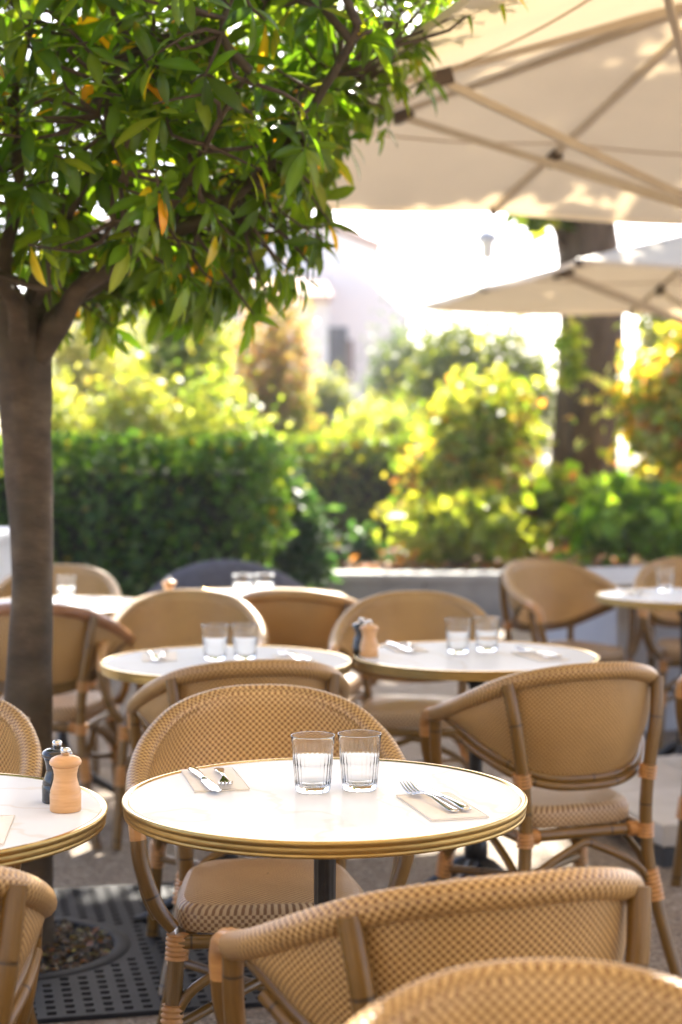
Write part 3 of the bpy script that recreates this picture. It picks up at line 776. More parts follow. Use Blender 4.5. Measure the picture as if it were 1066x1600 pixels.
def hedge(name, x0, x1, y0, y1, z0, z1, n, size, pal, label):
    root = empty(name, ((x0 + x1) / 2, (y0 + y1) / 2, z0)); tag(root, label, 'hedge')
    off = np.array([(x0 + x1) / 2, (y0 + y1) / 2, z0])
    A = [(y1 - y0) * (z1 - z0), (y1 - y0) * (z1 - z0), (x1 - x0) * (z1 - z0), (x1 - x0) * (z1 - z0) * .4, (x1 - x0) * (y1 - y0)]
    A = np.array(A); A /= A.sum(); f = rng.choice(5, n, p=A); q = rng.random((n, 3))
    P = np.stack([x0 + (x1 - x0) * q[:, 0], y0 + (y1 - y0) * q[:, 1], z0 + (z1 - z0) * q[:, 2]], 1); Nn = np.zeros((n, 3))
    for k, (ax, v_, s) in enumerate(((0, x0, -1), (0, x1, 1), (1, y0, -1), (1, y1, 1), (2, z1, 1))):
        mk = f == k
        dep = rng.random(mk.sum()) ** 1.6 * .2
        P[mk, ax] = v_ - s * dep; Nn[mk, ax] = s
    # lumpy clipped face
    lump = .07 * np.sin(P[:, 0] * 5.1 + P[:, 2] * 3) + .05 * np.sin(P[:, 2] * 9 + P[:, 0] * 11.3) + .04 * np.sin(P[:, 0] * 23)
    P += Nn * np.where(f == 4, .25, 1)[:, None] * (lump[:, None] + .03 * rng.normal(size=(n, 1)))
    D = Nn * .7 + unit(n) * .9 + np.array([0, 0, .2])
    L = size * (.6 + .7 * rng.random(n))
    leaf_mesh('foliage', P - off, D, Nn + unit(n) * .7, L, L * .33, pick(pal, n, .4), M['foliage'], root)
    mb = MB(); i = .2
    mb.box((x0 + i - off[0], y0 + i - off[1], 0), (x1 - i - off[0], y1 - i - off[1], z1 - i - z0))  # solid dark core box behind the leaves, sharing the wood material
    for k in range(14):
        x = rng.uniform(x0 + .1, x1 - .1) - off[0]; mb.tube([(x, y0 + .25 - off[1], 0), (x + rng.normal() * .1, y0 + .12 - off[1], .5), (x + rng.normal() * .3, y0 + .05 - off[1], 1.0)], [.016, .012, .006], 6, res=8)
    mb.build('core_and_branches', m_simple(name + ' wood', (.035, .04, .015), (.06, .06, .026), 18, 1, bmp=1, bd=.05), root)
    return root

# litter of dry leaves in the grate hole (uncountable)
n = 1300
a = rng.random(n) * 6.283; r_ = np.sqrt(rng.random(n)) * .235
P = np.stack([gx + r_ * np.cos(a), gy + r_ * np.sin(a), .006 + .012 * rng.random(n)], 1)
D = unit(n) * [1, 1, .35]; Nn = np.array([0, 0, 1.]) + unit(n) * .6
LIT = [((.09, .055, .035), 5), ((.18, .08, .035), 1.5), ((.22, .19, .16), 2), ((.04, .03, .024), 5)]
L = .008 + .02 * rng.random(n)
tag(leaf_mesh('leaf_litter', P, D, Nn, L, L * .4, pick(LIT, n), M['foliage']), 'dry brown leaf litter and grit in the tree pit', 'leaf litter', kind='stuff')

# ------------------------------------------------------------------ the near tree
tx, ty = -.828, 4.55
def tp_(px, py, Y): return ((px - 533) / 2670 * Y, Y, CAM_H + (685 - py) * Y / 2670)
tree = empty('leafy_tree', (tx, ty, 0)); tag(tree, 'small tree with brown trunk and glossy green leaves standing in the dark grate', 'tree')
O = np.array([tx, ty, 0])
mb = MB()
trunk = [tp_(40, 1500, 4.55), tp_(42, 1300, 4.55), tp_(43, 1100, 4.55), tp_(51, 900, 4.55), tp_(47, 760, 4.55), tp_(40, 650, 4.55), tp_(34, 560, 4.55), tp_(33, 510, 4.55), tp_(30, 470, 4.56)]
trunk[0] = (trunk[0][0], trunk[0][1], -.02)
Q = spline(np.c_[np.array(trunk), [.072, .066, .063, .055, .062, .068, .074, .07, .055]], 60)
P = Q[:, :3] - O; G = np.zeros((60, 28, 3)); U = np.zeros((60, 29, 2))
th = np.linspace(0, 2 * math.pi, 28, endpoint=False)
for i in range(60):
    zz = P[i, 2]
    k = Q[i, 3] * (1 + .035 * np.sin(3 * th + zz * 4) + .03 * np.sin(5 * th - zz * 7) + .015 * np.sin(zz * 31 + 2 * th)) + (.012 * np.maximum(0, np.cos(2.5 * th + 1)) * max(0, (zz - 1.35) / .3))
    G[i, :, 0] = P[i, 0] + k * np.cos(th); G[i, :, 1] = P[i, 1] + k * np.sin(th); G[i, :, 2] = zz
    U[i, :, 1] = zz
mb.grid(G, U, wrap=True, flip=True)
limbs = [
    ([(58, 560, 4.53), (70, 500, 4.5), (135, 440, 4.45), (230, 375, 4.38), (340, 320, 4.3), (440, 220, 4.2), (520, 110, 4.1), (560, 40, 4.0)], .042, .009),
    ([(60, 555, 4.55), (85, 495, 4.5), (180, 425, 4.62), (300, 350, 4.75), (420, 270, 4.85), (540, 150, 4.9)], .034, .008),
    ([(22, 560, 4.53), (25, 480, 4.48), (10, 415, 4.42), (18, 300, 4.4), (22, 160, 4.35), (50, 30, 4.3)], .036, .01),
    ([(40, 540, 4.55), (48, 450, 4.55), (85, 390, 4.5), (105, 320, 4.45), (150, 240, 4.35), (200, 130, 4.2)], .032, .008),
    ([(30, 540, 4.5), (20, 470, 4.4), (-60, 380, 4.2), (-160, 250, 4.0)], .036, .01),
    ([(30, 540, 4.6), (0, 470, 4.7), (-90, 380, 4.9), (-180, 240, 5.1)], .034, .01),
    ([(45, 540, 4.62), (60, 450, 4.8), (130, 330, 5.05), (220, 160, 5.25)], .03, .009),
    ([(130, 450, 4.45), (200, 400, 4.3), (290, 290, 4.1), (330, 200, 3.95), (390, 110, 3.85)], .022, .006),
    ([(55, 470, 4.5), (90, 400, 4.35), (105, 330, 4.2), (150, 240, 4.05), (170, 130, 3.95)], .022, .006),
]
limb_pts = []
for pts, r0, r1 in limbs:
    w3 = np.array([tp_(*q) for q in pts]); 
    w3[1:-1] += rng.normal(size=(len(w3) - 2, 3)) * .012
    rr = .78 * np.linspace(r0 ** .6, r1 ** .6, len(w3)) ** (1 / .6)
    Q = spline(np.c_[w3, rr], 34)
    mb.tube(Q[:, :3] - O, Q[:, 3] * (1 + .08 * rng.random(34)), 10, raw=True)
    limb_pts += [q for q in Q[10:, :3]]
# crown: rosettes at twig ends inside a vase-shaped crown
zs = [1.60, 1.70, 1.85, 2.0, 2.2, 2.4, 2.6, 2.8, 3.0, 3.25]; rs = [.35, .62, .74, .82, .93, 1.10, 1.22, 1.18, .98, .4]
limb_pts = np.array(limb_pts)
for k in range(64):
    z_ = rng.uniform(1.85, 3.1); a = rng.random() * 6.283; r_ = np.interp(z_, zs, rs) * rng.uniform(.45, .85)
    e = np.array([tx + r_ * math.cos(a), ty + r_ * math.sin(a), z_])
    d2 = ((limb_pts - e) ** 2).sum(1) + .6 * np.maximum(0, limb_pts[:, 2] - e[2] + .15); b0 = limb_pts[np.argmin(d2)]
    m1 = b0 * .5 + e * .5 + rng.normal(size=3) * .05 - np.array([0, 0, .03])
    Q = spline(np.c_[np.array([b0, m1, e]), [.012, .0085, .004]], 9); mb.tube(Q[:, :3] - O, Q[:, 3], 7, raw=True)
    limb_pts = np.vstack([limb_pts, Q[3:, :3]])
trunk_o = mb.build('trunk', M['bark'], tree)
mbt = MB(); ros = []
while len(ros) < 1950:
    z_ = rng.uniform(1.66, 3.22); rm = np.interp(z_, zs, rs)
    a = rng.random() * 6.283; rm *= 1 + .10 * math.sin(a * 3 + z_ * 5) + .07 * math.sin(a * 7 - z_ * 9)
    r_ = rm * (rng.random() ** .42)
    if r_ < .42 and z_ < 1.88: continue
    if z_ < 1.79 and math.sin(a) < -.1 and abs(r_ * math.cos(a) + .05) < .5: continue
    if z_ < 1.72 and rng.random() < .45: continue
    p_ = np.array([tx + r_ * math.cos(a), ty + r_ * math.sin(a), z_])
    ros.append(p_)
P = []; D = []; Nn = []; LL = []
for p_ in ros:
    k = np.argmin(((limb_pts - p_) ** 2).sum(1) + .0 * rng.random(len(limb_pts)))
    b0 = limb_pts[k]
    if np.linalg.norm(p_ - b0) > .4: b0 = p_ + (b0 - p_) * .4 / np.linalg.norm(p_ - b0)
    mid = (b0 + p_) / 2 + rng.normal(size=3) * .03
    mbt.tube([b0 - O, mid - O, p_ - O], [.0065, .0045, .0025], 5, res=5, caps=False)
    ax = p_ - b0; ax /= np.linalg.norm(ax) + 1e-9
    ax = ax * .7 + np.array([(p_[0] - tx) * .3, (p_[1] - ty) * .3, .45]); ax /= np.linalg.norm(ax)
    t1 = np.cross(ax, [0.3, .1, 1.]); t1 /= np.linalg.norm(t1); t2 = np.cross(ax, t1)
    nl = rng.integers(5, 10); a0 = rng.random() * 6.28
    low = p_[2] < 1.95
    for j in range(nl):
        a = a0 + j * 2.4 + rng.normal() * .25
        rad = math.cos(a) * t1 + math.sin(a) * t2
        d = rad + ax * rng.uniform(-.1, .8) + np.array([0, 0, -.2 - (.6 if low else 0) - .35 * rng.random()])
        P.append(p_ - ax * rng.random() * .05); D.append(d); Nn.append(ax + np.array([0, 0, .7]) + rng.normal(size=3) * .3); LL.append(rng.uniform(.06, .132))
P, D, Nn, LL = map(np.array, (P, D, Nn, LL)); n = len(P)
LEAF = [((.065, .125, .014), 6), ((.09, .16, .018), 5), ((.045, .09, .013), 4), ((.15, .21, .022), 1.8), ((.55, .25, .015), .2), ((.42, .32, .02), .2)]
leaf_mesh('crown', P - O, D, Nn, LL, LL * rng.uniform(.12, .175, n), pick(LEAF, n, .2), M['leaf'], tree, rich=True)
mbt.build('twigs', M['twig'], tree)

# ------------------------------------------------------------------ parasols
def parasol(center, theta, hw, hd, ze, zh, label, base, mast=None):
    """hw: half size along u (to the right), hd: half size along the depth"""
    root = empty('parasol', (center[0], center[1], 0), theta); tag(root, label, 'parasol', 'square cream parasols over the terrace')
    rim = [(-hw, hd), (0, hd), (hw, hd), (hw, 0), (hw, -hd), (0, -hd), (-hw, -hd), (-hw, 0)]
    hub = np.array([0, 0, zh])
    mb = MB(); nr = 14; ns = 8
    for k in range(8):
        a, b_ = np.array([*rim[k], ze]), np.array([*rim[(k + 1) % 8], ze])
        G = np.zeros((nr + 1, ns + 1, 3)); U = np.zeros((nr + 1, ns + 1, 2))
        for i in range(nr + 1):
            t = .02 + .98 * i / nr
            for j in range(ns + 1):
                s = j / ns; e = a * (1 - s) + b_ * s
                p_ = hub * (1 - t) + e * t
                sag = -.045 * math.sin(s * math.pi) * t * (1.05 - .45 * t) - .02 * math.sin(t * math.pi)
                G[i, j] = p_ + np.array([0, 0, sag + .004]); U[i, j] = (s, t)
        mb.grid(G, U, flip=True)
        # hem: a turned-down strip
        H = np.zeros((2, ns + 1, 3)); H[0] = G[-1]; H[1] = G[-1] - np.array([0, 0, .022]); mb.grid(H, np.zeros((2, ns + 1, 2)), flip=True)
    can = mb.build('canopy', M['canvas'], root)
    mb = MB()
    for t in (.62,):                         # sewn seam across the panels
        for k in range(8):
            a, b_ = np.array([*rim[k], ze]), np.array([*rim[(k + 1) % 8], ze])
            pts = []
            for j in range(9):
                s = j / 8; p_ = hub * (1 - t) + (a * (1 - s) + b_ * s) * t
                pts.append(p_ + np.array([0, 0, -.045 * math.sin(s * math.pi) * t * (1.05 - .45 * t) - .02 * math.sin(t * math.pi) + .001]))
            mb.tube(pts, .0035, 5, raw=True)
    mb.build('seam', m_canvas('seam cloth', (.42, .30, .17), (.48, .35, .2), .1), can)
    zs_ = zh - .78 * (zh / 2.9)
    for k in range(8):
        e = np.array([*rim[k], ze]); u_ = e - hub
        mb = MB(); p0 = hub + u_ * .03 + np.array([0, 0, -.03]); p1 = hub + u_ * .995 + np.array([0, 0, -.016])
        d = (p1 - p0) / np.linalg.norm(p1 - p0); sd = np.cross(d, [0, 0, 1]); sd /= np.linalg.norm(sd); up = np.cross(sd, d)
        def bar(mb, p0, p1, wd, ht, sd, up):
            vs = []
            for q in (p0, p1):
                for a, b_ in ((-1, -1), (1, -1), (1, 1), (-1, 1)): vs.append(q + sd * wd * a + up * ht * b_)
            mb.add(vs, [(0, 3, 2, 1), (4, 5, 6, 7), (0, 1, 5, 4), (1, 2, 6, 5), (2, 3, 7, 6), (3, 0, 4, 7)], None, 0, True)
        bar(mb, p0, p1, .0125, .017, sd, up)
        rb = mb.build('rib', M['alu'], root, bevel=.003)
        mb = MB(); bar(mb, p1 - d * .03, p1 + d * .012, .015, .02, sd, up); mb.build('end_cap', M['brownplastic'], rb, bevel=.003)
        tj = .51 if k % 2 == 0 else .67
        j = hub + u_ * tj + np.array([0, 0, -.052])
        mb = MB(); bar(mb, j - d * .045 + up * .01, j + d * .045 + up * .01, .02, .03, sd, up); mb.build('bracket', M['brownplastic'], rb, bevel=.006)
        st = np.array([u_[0] * .02, u_[1] * .02, zs_]); ds = (j - st) / np.linalg.norm(j - st); s2 = np.cross(ds, [0, 0, 1]); s2 /= np.linalg.norm(s2); u2 = np.cross(s2, ds)
        mb = MB(); bar(mb, st, j, .011, .015, s2, u2); mb.build('strut', M['alu'], root, bevel=.003)
    px_, py_ = mast or (0, 0)
    mb = MB(); mb.tube([(px_, py_, .06), (px_, py_, zh - .02)] if not mast else [(px_, py_, .06), (px_, py_, 2.6), (px_ * .8, py_ * .8, zh + .35), (0, 0, zh + .1)], .035, 20); mb.build('pole', M['alu'], root)
    if mast: mb = MB(); mb.tube([(0, 0, zs_ - .04), (0, 0, zh + .1)], .03, 16); mb.build('stem', M['alu'], root)
    mb = MB(); mb.lathe([(.036, zs_ - .05), (.07, zs_ - .05), (.075, zs_), (.07, zs_ + .06), (.036, zs_ + .07)], 24); mb.build('slider', M['brownplastic'], root)
    mb = MB(); mb.lathe([(.0, zh - .08), (.06, zh - .08), (.07, zh - .04), (.07, zh + .02), (.03, zh + .06), (0, zh + .07)], 24); mb.build('hub', M['brownplastic'], root)
    if base:
        fr = MB(); q = base; base_parts = []
        for a in (-1, 1):
            fr.box((-q, a * (q - .03) - .03, .0), (q, a * (q - .03) + .03, .06)); fr.box((a * (q * .45) - .03, -q + .06, .012), (a * (q * .45) + .03, q - .06, .058))
        base_parts.append(fr.build('base_frame', M['darksteel'], root))
        for ax in (-1, 1):
            for ay in (-1, 1):
                sb = MB(); g_ = .004
                sb.box((min(ax * g_, ax * q), min(ay * g_, ay * q), .064), (max(ax * g_, ax * q), max(ay * g_, ay * q), .135))
                base_parts.append(sb.build('ballast_slab', M['concrete'], root, bevel=.006))
        for o in base_parts: o.location = (px_, py_, 0)
    return root
parasol((1.36, 6.07), R(18), 1.61, 2.09, 2.445, 2.96, 'large cream parasol overhead at top right, open, seen from below with its struts', .53)
parasol((2.40, 10.5), R(12.7), 1.6, 1.6, 2.26, 2.70, 'smaller blurred cream parasol farther off at right, in front of the big trunk', .45)

# ------------------------------------------------------------------ low wall, rendered block, white box, grey cloth
wall = empty('low_wall', (0, 12.5, 0)); tag(wall, 'low grey stone wall edging the planting bed behind the tables', 'wall')
mb = MB()
x = -.62
while x < 14:
    L_ = rng.uniform(.9, 1.5); mb.box((x, 0, 0), (x + L_ - .008, .26, .315)); x += L_
mb.build('masonry', M['stone'], wall, bevel=.006)
mb = MB(); x = -.64
while x < 14:
    L_ = rng.uniform(.8, 1.1); mb.box((x, -.03, .317), (x + L_ - .006, .29, .372)); x += L_
mb.build('coping', M['stonecap'], wall, bevel=.008)

blk = empty('rendered_block', (1.27, 7.85, 0), R(17)); tag(blk, 'pale grey rendered planter block behind the far right table', 'planter')
mb = MB(); mb.box((0, 0, 0), (2.6, .95, .64)); mb.build('wall', M['render'], blk, bevel=.008)
mb = MB(); mb.box((-.02, -.02, .642), (2.62, .97, .69)); mb.build('coping', M['stonecap'], blk, bevel=.006)

bx_ = empty('white_planter', (-1.98, 8.05, 0)); tag(bx_, 'white painted tall box at the left edge beside the tree trunk', 'planter')
mb = MB(); mb.box((-.38, -.38, .03), (.38, .38, .87)); mb.build('body', M['whitepaint'], bx_, bevel=.01)
mb = MB(); mb.box((-.41, -.41, .872), (.41, .41, .92)); mb.build('rim', M['whitepaint'], bx_, bevel=.012)

# dark grey cloth hanging over a rounded chair back
mb = MB(); G = np.zeros((22, 60, 3)); U = np.zeros((22, 60, 2))
for j in range(60):
    u_ = -1 + 2 * j / 59
    hx = u_ * .46
    top_ = .75 - .20 * abs(u_) ** 2.4 - (.05 * max(0, u_) ** 1.0)
    for i in range(22):
        v_ = i / 21                       # front hem -> over the top -> rear hem
        a = (v_ - .5) * 2
        yy = .10 * math.sin(a * 1.5) * (1 + .2 * abs(a)) + .2 * u_ * u_
        zz = top_ * (1 - abs(a) ** 2.2 * .78) + .012 * math.sin(u_ * 17 + a * 2) * abs(a)
        G[i, j] = (hx * (1 + .06 * abs(a)), yy + .014 * math.sin(u_ * 21 + 1.3 * a) * abs(a), zz); U[i, j] = (u_, v_)
mb.grid(G, U)
o = mb.build('draped_cloth', M['cloth'], None, loc=(-.55, 8.6, 0))
tag(o, 'dark grey cloth draped over a rounded chair back in front of the hedge', 'cloth')
rk = empty('covered_chair', (-.55, 8.6, 0)); tag(rk, 'chair hidden under the dark grey cloth before the hedge, only its thin feet showing', 'chair')
mb = MB()
mb.tube([(-.36, .12, .46), (-.25, .02, .60), (0, -.0, .68), (.22, .02, .61), (.34, .1, .46)], .014, 8, res=24); mb.build('backrest', M['darksteel'], rk)
for sx_, sy_ in ((-1, 0), (1, 0), (-1, 1), (1, 1)):
    mb = MB(); mb.tube([(sx_ * .22, .06 + sy_ * .42, 0), (sx_ * .2, .08 + sy_ * .36, .45)] if sy_ else [(sx_ * .24, .02, 0), (sx_ * .22, .02, .6)], .013, 8); mb.build('leg', M['darksteel'], rk)
mb = MB(); mb.box((-.22, .04, .42), (.22, .46, .45)); mb.build('seat', M['darksteel'], rk, bevel=.01)

# ------------------------------------------------------------------ planting
hedge('clipped_hedge', -5.2, -.47, 11.0, 12.5, 0, 1.33, 19000, .075, DARK, 'dark green clipped hedge on the left behind the tables')
hedge('clipped_hedge', -1.0, 1.15, 16.2, 17.4, .33, 1.33, 8000, .085, [((.07, .11, .02), 5), ((.12, .16, .025), 3), ((.22, .22, .03), 1), ((.16, .09, .03), .6)], 'mid green clipped hedge with sunny top behind the low wall')
def px(x_, y_, Y): return tp_(x_, y_, Y)
shrub('teal_shrub', (*px(455, 800, 12.15)[:2], .58), (.3, .25, .58), 2400, .08, TEAL, 'dark blue green shrub at the right end of the dark hedge')
sb_ = 'sunny shrubs behind the hedges'
for (x_, y_, Y, rx, rz_, nn, sz, pal, lab) in [
    (150, 560, 17, .75, .95, 2200, .075, OLIVE, 'pale olive shrub beside the tree trunk above the dark hedge'),
    (285, 560, 16, .62, 1.0, 2600, .085, LIME, 'bright lime green shrub left of centre above the dark hedge'),
    (415, 580, 18, .48, .75, 1700, .075, PINK, 'brownish pink shrub above the dark hedge, left of the house door'),
    (190, 650, 14.2, .55, .34, 1500, .08, YELLOW, 'low yellow shrub on top of the dark hedge near the trunk'),
    (330, 660, 14.6, .6, .32, 1600, .08, LIME, 'low pale green shrub just above the dark hedge in its middle'),
    (440, 668, 18.2, .5, .3, 1200, .08, LIME, 'low lime shrub at the right end of the dark hedge top'),
    (60, 660, 15, .5, .4, 1200, .08, YELLOW, 'yellow green shrub behind the tree trunk'),
    (515, 650, 24, .62, .45, 1500, .09, [((.12, .16, .06), 4), ((.2, .22, .09), 3)], 'rounded clipped pale shrub below the dark house door'),
    (560, 677, 18.5, .75, .22, 1500, .08, YELLOW, 'sunlit toned yellow band of shrub along the top of the second hedge'),  # palette carries the sunny brightness of the hedge top
    (655, 680, 18, .5, .25, 1100, .08, LIME, 'lime shrub on the second hedge at its right end'),
    (645, 590, 25, .72, .72, 2600, .08, [((.045, .08, .03), 5), ((.08, .11, .03), 2)], 'round dark green clipped shrub right of the house'),
    (1035, 570, 21, .66, 1.0, 2600, .09, [((.14, .19, .04), 4), ((.24, .26, .06), 3), ((.30, .26, .08), 1)], 'pale yellow green shrub far behind the big trunk, at right edge'),
    (755, 560, 22, .95, .85, 3600, .09, [((.10, .14, .03), 4), ((.16, .19, .04), 3), ((.07, .10, .025), 3)], 'tall mid green shrub left of the big trunk under the far parasol'),
]:
    c = px(x_, y_, Y); zf = .33 if (c[0] > -.62 and Y > 12.8) else .02
    zc = c[2]; rz2 = rz_
    if zc - rz_ > zf + .3:               # reaches down to the ground
        rz2 = (zc + rz_ - zf) / 2 + .05; zc = zf + rz2
    shrub('garden_shrub', (c[0], c[1], zc), (rx, rx * .9, rz2), int(2.6 * nn * (rz2 / rz_) ** .8), sz * .98, pal, lab, group=sb_, zfloor=zf, clumps=12)
for (x_, y_, Y, rx, rz_, nn, sz, pal, lab, wr) in [
    (762, 690, 14.6, .46, .60, 1900, .10, LIME + YELLOW[:2] + [((.42, .24, .08), 1)], 'tall yellow green leafy shrub left of the big trunk', .38),
    (1066, 640, 14.2, .52, .84, 2200, .12, AUTUMN + YELLOW + LIME[:1], 'golden orange autumn shrub right of the big trunk', .38),
    (690, 760, 14.9, .36, .34, 700, .10, AUTUMN + GREEN[:1], 'small reddish shrub at the right end of the second hedge', .38),
    (735, 825, 13.5, .50, .26, 800, .135, [((.26, .32, .05), 4), ((.36, .38, .10), 4), ((.16, .22, .03), 2)], 'low bright broad leaved plant behind the low wall, left of the trunk', .42),
    (840, 800, 14.0, .30, .30, 420, .13, AUTUMN[2:4] + LIME, 'yellow and russet plant at the foot of the big trunk', .42),
    (975, 820, 13.3, .55, .33, 780, .15, [((.15, .27, .03), 5), ((.22, .33, .04), 3), ((.08, .15, .02), 2)], 'fresh green broad leaved plant behind the wall at right', .42),
    (892, 560, 14.3, .12, .34, 90, .11, LIME, 'climbing green leafy stem in front of the big trunk', .38),
]:
    c = px(x_, y_, Y); zc = c[2]
    shrub('leafy_plant', (c[0], c[1], zc), (rx, rx * .85, rz_), int(nn * 1.3), sz, pal, lab, 'plant', 'leafy plants behind the low wall', zfloor=.34, clumps=16, wr=wr, loose=.32)
# fallen leaves on the bed (uncountable)
n = 2600
P = np.stack([rng.uniform(-.5, 4.5, n), rng.uniform(12.85, 16.1, n), .36 + .05 * rng.random(n)], 1)
L = .04 + .06 * rng.random(n)
tag(leaf_mesh('fallen_leaves', P, unit(n) * [1, 1, .3], np.array([0, 0, 1.]) + unit(n) * .5, L, L * .4, pick([((.30, .13, .06), 4), ((.20, .10, .05), 4), ((.42, .22, .08), 2), ((.14, .12, .04), 2)], n), M['foliage']), 'russet fallen leaves on the soil behind the low wall', 'fallen leaves', kind='stuff')
shrub('teal_shrub', (*px(575, 865, 13.6)[:2], .5), (.2, .2, .2), 260, .09, TEAL, 'small dark herb clump on the bare soil behind the low wall', 'plant', zfloor=.34)
mb = MB(); mb.lathe([(0, 0), (.11, 0), (.14, .16), (.15, .165), (.15, .18), (.135, .18), (.13, .15), (0, .15)], 24); o = mb.build('plant_pot', M['pot'], None, loc=(*px(518, 880, 13.2)[:2], .33)); tag(o, 'dark blue plant pot on the soil behind the low wall', 'pot')

# ------------------------------------------------------------------ big tree (trunk in view, crown above the parasols)
bx, by = px(919, 600, 15.5)[:2]
bt = empty('plane_tree', (bx, by, .3)); tag(bt, 'big old tree with thick dark trunk behind the far parasol', 'tree')
mb = MB()
Q = spline(np.array([(0.02, 0, -.3, .36), (-.02, 0, .8, .29), (.03, 0, 2.2, .275), (-.04, .05, 3.6, .27), (.0, .1, 4.8, .25)]), 40)
G = np.zeros((40, 26, 3)); U = np.zeros((40, 27, 2)); th = np.linspace(0, 2 * math.pi, 26, endpoint=False)
for i in range(40):
    k = Q[i, 3] * (1 + .06 * np.sin(4 * th + Q[i, 2]) + .05 * np.sin(7 * th - Q[i, 2] * 2) + .03 * rng.normal(size=26))
    G[i, :, 0] = Q[i, 0] + k * np.cos(th); G[i, :, 1] = Q[i, 1] + k * np.sin(th); G[i, :, 2] = Q[i, 2]
mb.grid(G, U, wrap=True, flip=True)
ends = []
for k in range(11):
    a = k * 2.4; rr = rng.uniform(2.0, 3.6)
    e = np.array([math.cos(a) * rr, min(.5, math.sin(a) * rr - .6), rng.uniform(5.4, 7.6)]); ends.append(e)
    mb.tube([(0, .1, 4.3), e * .4 + np.array([0, 0, 2.9]), e], [.17, .1, .03], 8, res=14)
e = np.array([-.45, -.3, 3.2]); mb.tube([(-.1, 0, 2.6), (-.3, -.15, 2.9), e], [.04, .03, .012], 6, res=8)
mb.build('trunk', M['bark_dark'], bt)
n = 12000
k = rng.choice(11, n); u_ = unit(n); P = np.array(ends)[k] + u_ * (.35 + .95 * rng.random((n, 1))) * np.array([1.25, 1.25, .75])
P[:140] = e + unit(140) * rng.random((140, 1)) * np.array([.3, .3, .28])
# crown leaves left out on the sun's path so a streak reaches the paving
t_ = (P[:, 2] + .3) / math.tan(SUN_EL); gxp = bx + P[:, 0] - t_ * math.sin(SUN_AZ); gyp = by + P[:, 1] - t_ * math.cos(SUN_AZ)
keep = ~((gyp > 4.8) & (gyp < 6.0) & (gxp > -1.4) & (gxp < .8) & (rng.random(n) < .93))
P, u_ = P[keep], u_[keep]; n = len(P)
L = .16 + .14 * rng.random(n)
leaf_mesh('crown', P, u_ + unit(n), unit(n) + np.array([0, 0, .8]), L, L * .42, pick(LIME + GREEN, n), M['foliage'], bt)

# ------------------------------------------------------------------ house, lamp
hs = empty('house', (0, 40, 0)); tag(hs, 'pale pinkish stucco house with dark door far behind the garden', 'house')
def wx(px_, Y): return (px_ - 533) / 2670 * Y
def wz(py_, Y): return CAM_H + (685 - py_) * Y / 2670
def prism(mb, pts, y0, y1, mi=0):
    n_ = len(pts); vs = [(x_, y0, z_) for x_, z_ in pts] + [(x_, y1, z_) for x_, z_ in pts]
    fs = [list(range(n_)), list(range(n_, 2 * n_))[::-1]] + [[i + n_, (i + 1) % n_ + n_, (i + 1) % n_, i] for i in range(n_)]
    mb.add(vs, fs, None, mi, True)
mb = MB(); Y = 42
prism(mb, [(wx(60, Y), 0), (wx(590, Y), 0), (wx(590, Y), wz(388, Y)), (wx(330, Y), wz(285, Y)), (wx(60, Y), wz(392, Y))], 2, 12)
mb.build('wall', M['stucco'], hs)
mb = MB(); Y = 39.5
prism(mb, [(wx(380, Y), 0), (wx(650, Y), 0), (wx(640, Y), wz(492, Y)), (wx(590, Y), wz(448, Y)), (wx(505, Y), wz(412, Y)), (wx(440, Y), wz(445, Y))], -.5, 1.98)
mb.build('front_wall', M['stucco'], hs)
mb = MB(); Y = 38
prism(mb, [(wx(180, Y), 0), (wx(512, Y), 0), (wx(512, Y), wz(462, Y)), (wx(180, Y), wz(462, Y))], -2.2, -.52)
mb.build('side_wing', M['cream'], hs)
mb = MB()
mb.add([(wx(170, Y), -2.5, wz(464, Y) + .02), (wx(520, Y), -2.5, wz(464, Y) + .02), (wx(505, Y), -.52, wz(425, Y)), (wx(170, Y), -.52, wz(425, Y)),
        (wx(170, Y), -2.5, wz(464, Y) - .1), (wx(520, Y), -2.5, wz(464, Y) - .1), (wx(505, Y), -.52, wz(464, Y) - .1), (wx(170, Y), -.52, wz(464, Y) - .1)],
       [(0, 1, 2, 3), (0, 4, 5, 1), (1, 5, 6, 2), (4, 7, 6, 5), (3, 2, 6, 7), (0, 3, 7, 4)], None, 0, True)
mb.build('roof', M['tile'], hs)
mb = MB(); Y = 42.2
for (xa, za), (xb, zb) in (((wx(325, Y), wz(282, Y)), (wx(596, Y), wz(386, Y))), ((wx(335, Y), wz(282, Y)), (wx(54, Y), wz(390, Y)))):
    mb.add([(xa, 1.7, za), (xb, 1.7, zb), (xb, 12.2, zb), (xa, 12.2, za), (xa, 1.7, za + .08), (xb, 1.7, zb + .08), (xb, 12.2, zb + .08), (xa, 12.2, za + .08)],
           [(0, 1, 2, 3), (4, 7, 6, 5), (0, 4, 5, 1), (1, 5, 6, 2), (2, 6, 7, 3), (3, 7, 4, 0)], None, 0, True)
mb.build('roof', M['tile'], hs)
Y = 39.5
mb = MB(); mb.box((wx(513, Y), -.56, wz(595, Y)), (wx(543, Y), -.502, wz(511, Y))); d_ = mb.build('door', M['doorpaint'], hs)
mb = MB(); mb.box((wx(541, Y), -.72, wz(595, Y)), (wx(552, Y), -.503, wz(532, Y))); mb.build('shutter', M['shutter'], hs)
Y = 42.0
mb = MB(); mb.box((wx(250, Y), 1.93, wz(395, Y)), (wx(275, Y), 1.998, wz(360, Y))); mb.build('window', M['doorpaint'], hs)

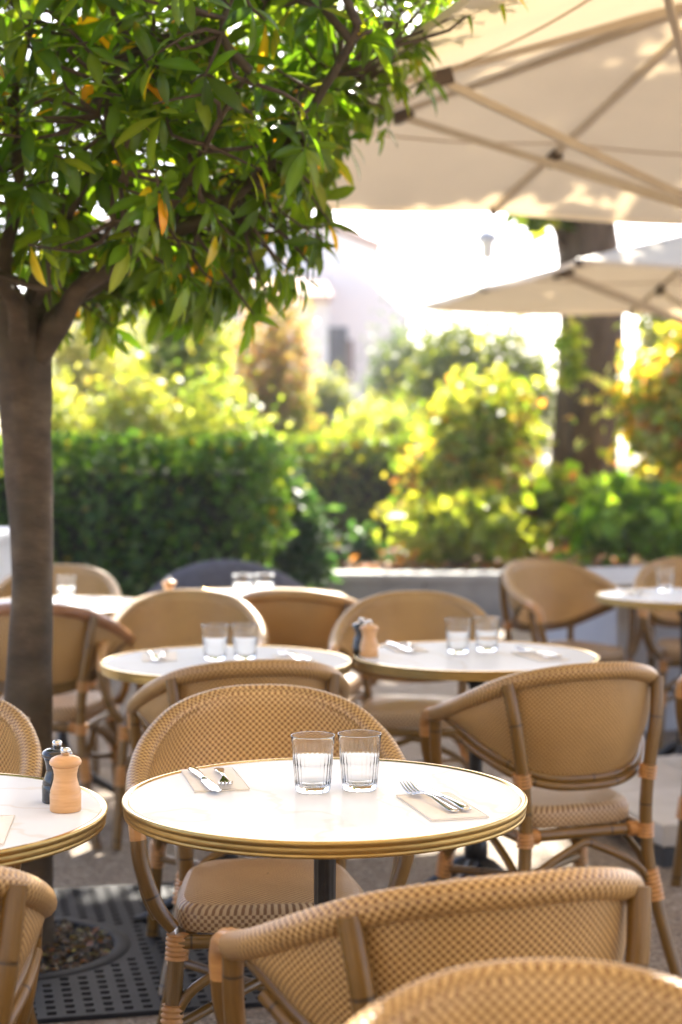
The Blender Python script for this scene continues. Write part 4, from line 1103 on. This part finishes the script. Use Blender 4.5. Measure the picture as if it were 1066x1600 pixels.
lx, ly, _ = px(762, 400, 26)
lp = empty('street_lamp', (lx, ly, 0)); tag(lp, 'grey lantern street lamp on a thin post, far off against the white sky', 'street lamp')
zt = wz(352, 26); mb = MB(); mb.tube([(0, 0, 0), (0, 0, 1), (0, 0, zt - .52)], [.07, .045, .032], 10, res=8); mb.build('post', M['lampgrey'], lp)
mb = MB(); mb.lathe([(.04, zt - .52), (.10, zt - .5), (.115, zt - .26), (.12, zt - .25)], 6); mb.build('lantern', M['lampglass'], lp)
mb = MB(); mb.lathe([(.0, zt - .25), (.19, zt - .25), (.18, zt - .2), (.15, zt - .13), (.09, zt - .08), (.03, zt - .06), (.02, zt), (0, zt)], 20); mb.build('lantern_cap', M['lampgrey'], lp)

# unseen cafe front added behind the photographer for its bounce light
cf = empty('added_cafe_building', (0, -5.5, 0)); tag(cf, 'added cafe front behind the photographer, outside the picture, for bounce light', 'building')
mb = MB(); mb.box((-9, -.4, 0), (9, 0, 7)); mb.build('wall', m_simple('sandstone render', (.12, .108, .095), (.17, .155, .135), 2, .9), cf)
for k in range(4):
    mb = MB(); mb.box((-7.6 + k * 4, .002, .1), (-5.2 + k * 4, .05, 2.5)); wd = mb.build('window', M['doorpaint'], cf)

parasol((.04, 1.66), R(18), 1.95, 1.6, 2.445, 2.9, 'added cream parasol above and outside the picture, shading the nearest tables', .45, (2.15, -1.25))  # unseen parasol added to keep sky and sun off the near tables

HAZE = .0015  # thin volume added for the washed-out glare of the background
mb = MB(); mb.box((-165, -65, -1), (165, 225, 14))
hm = bpy.data.materials.new('haze'); hm.use_nodes = True; hn = hm.node_tree.nodes; hn.clear()
pv = hn.new('ShaderNodeVolumePrincipled'); pv.inputs['Color'].default_value = (.95, .95, .95, 1); pv.inputs['Density'].default_value = HAZE; pv.inputs['Anisotropy'].default_value = .3
ho = hn.new('ShaderNodeOutputMaterial'); hm.node_tree.links.new(pv.outputs[0], ho.inputs['Volume'])
tag(mb.build('haze', hm), 'thin haze added over the whole scene, standing in for glare', 'haze', kind='stuff')
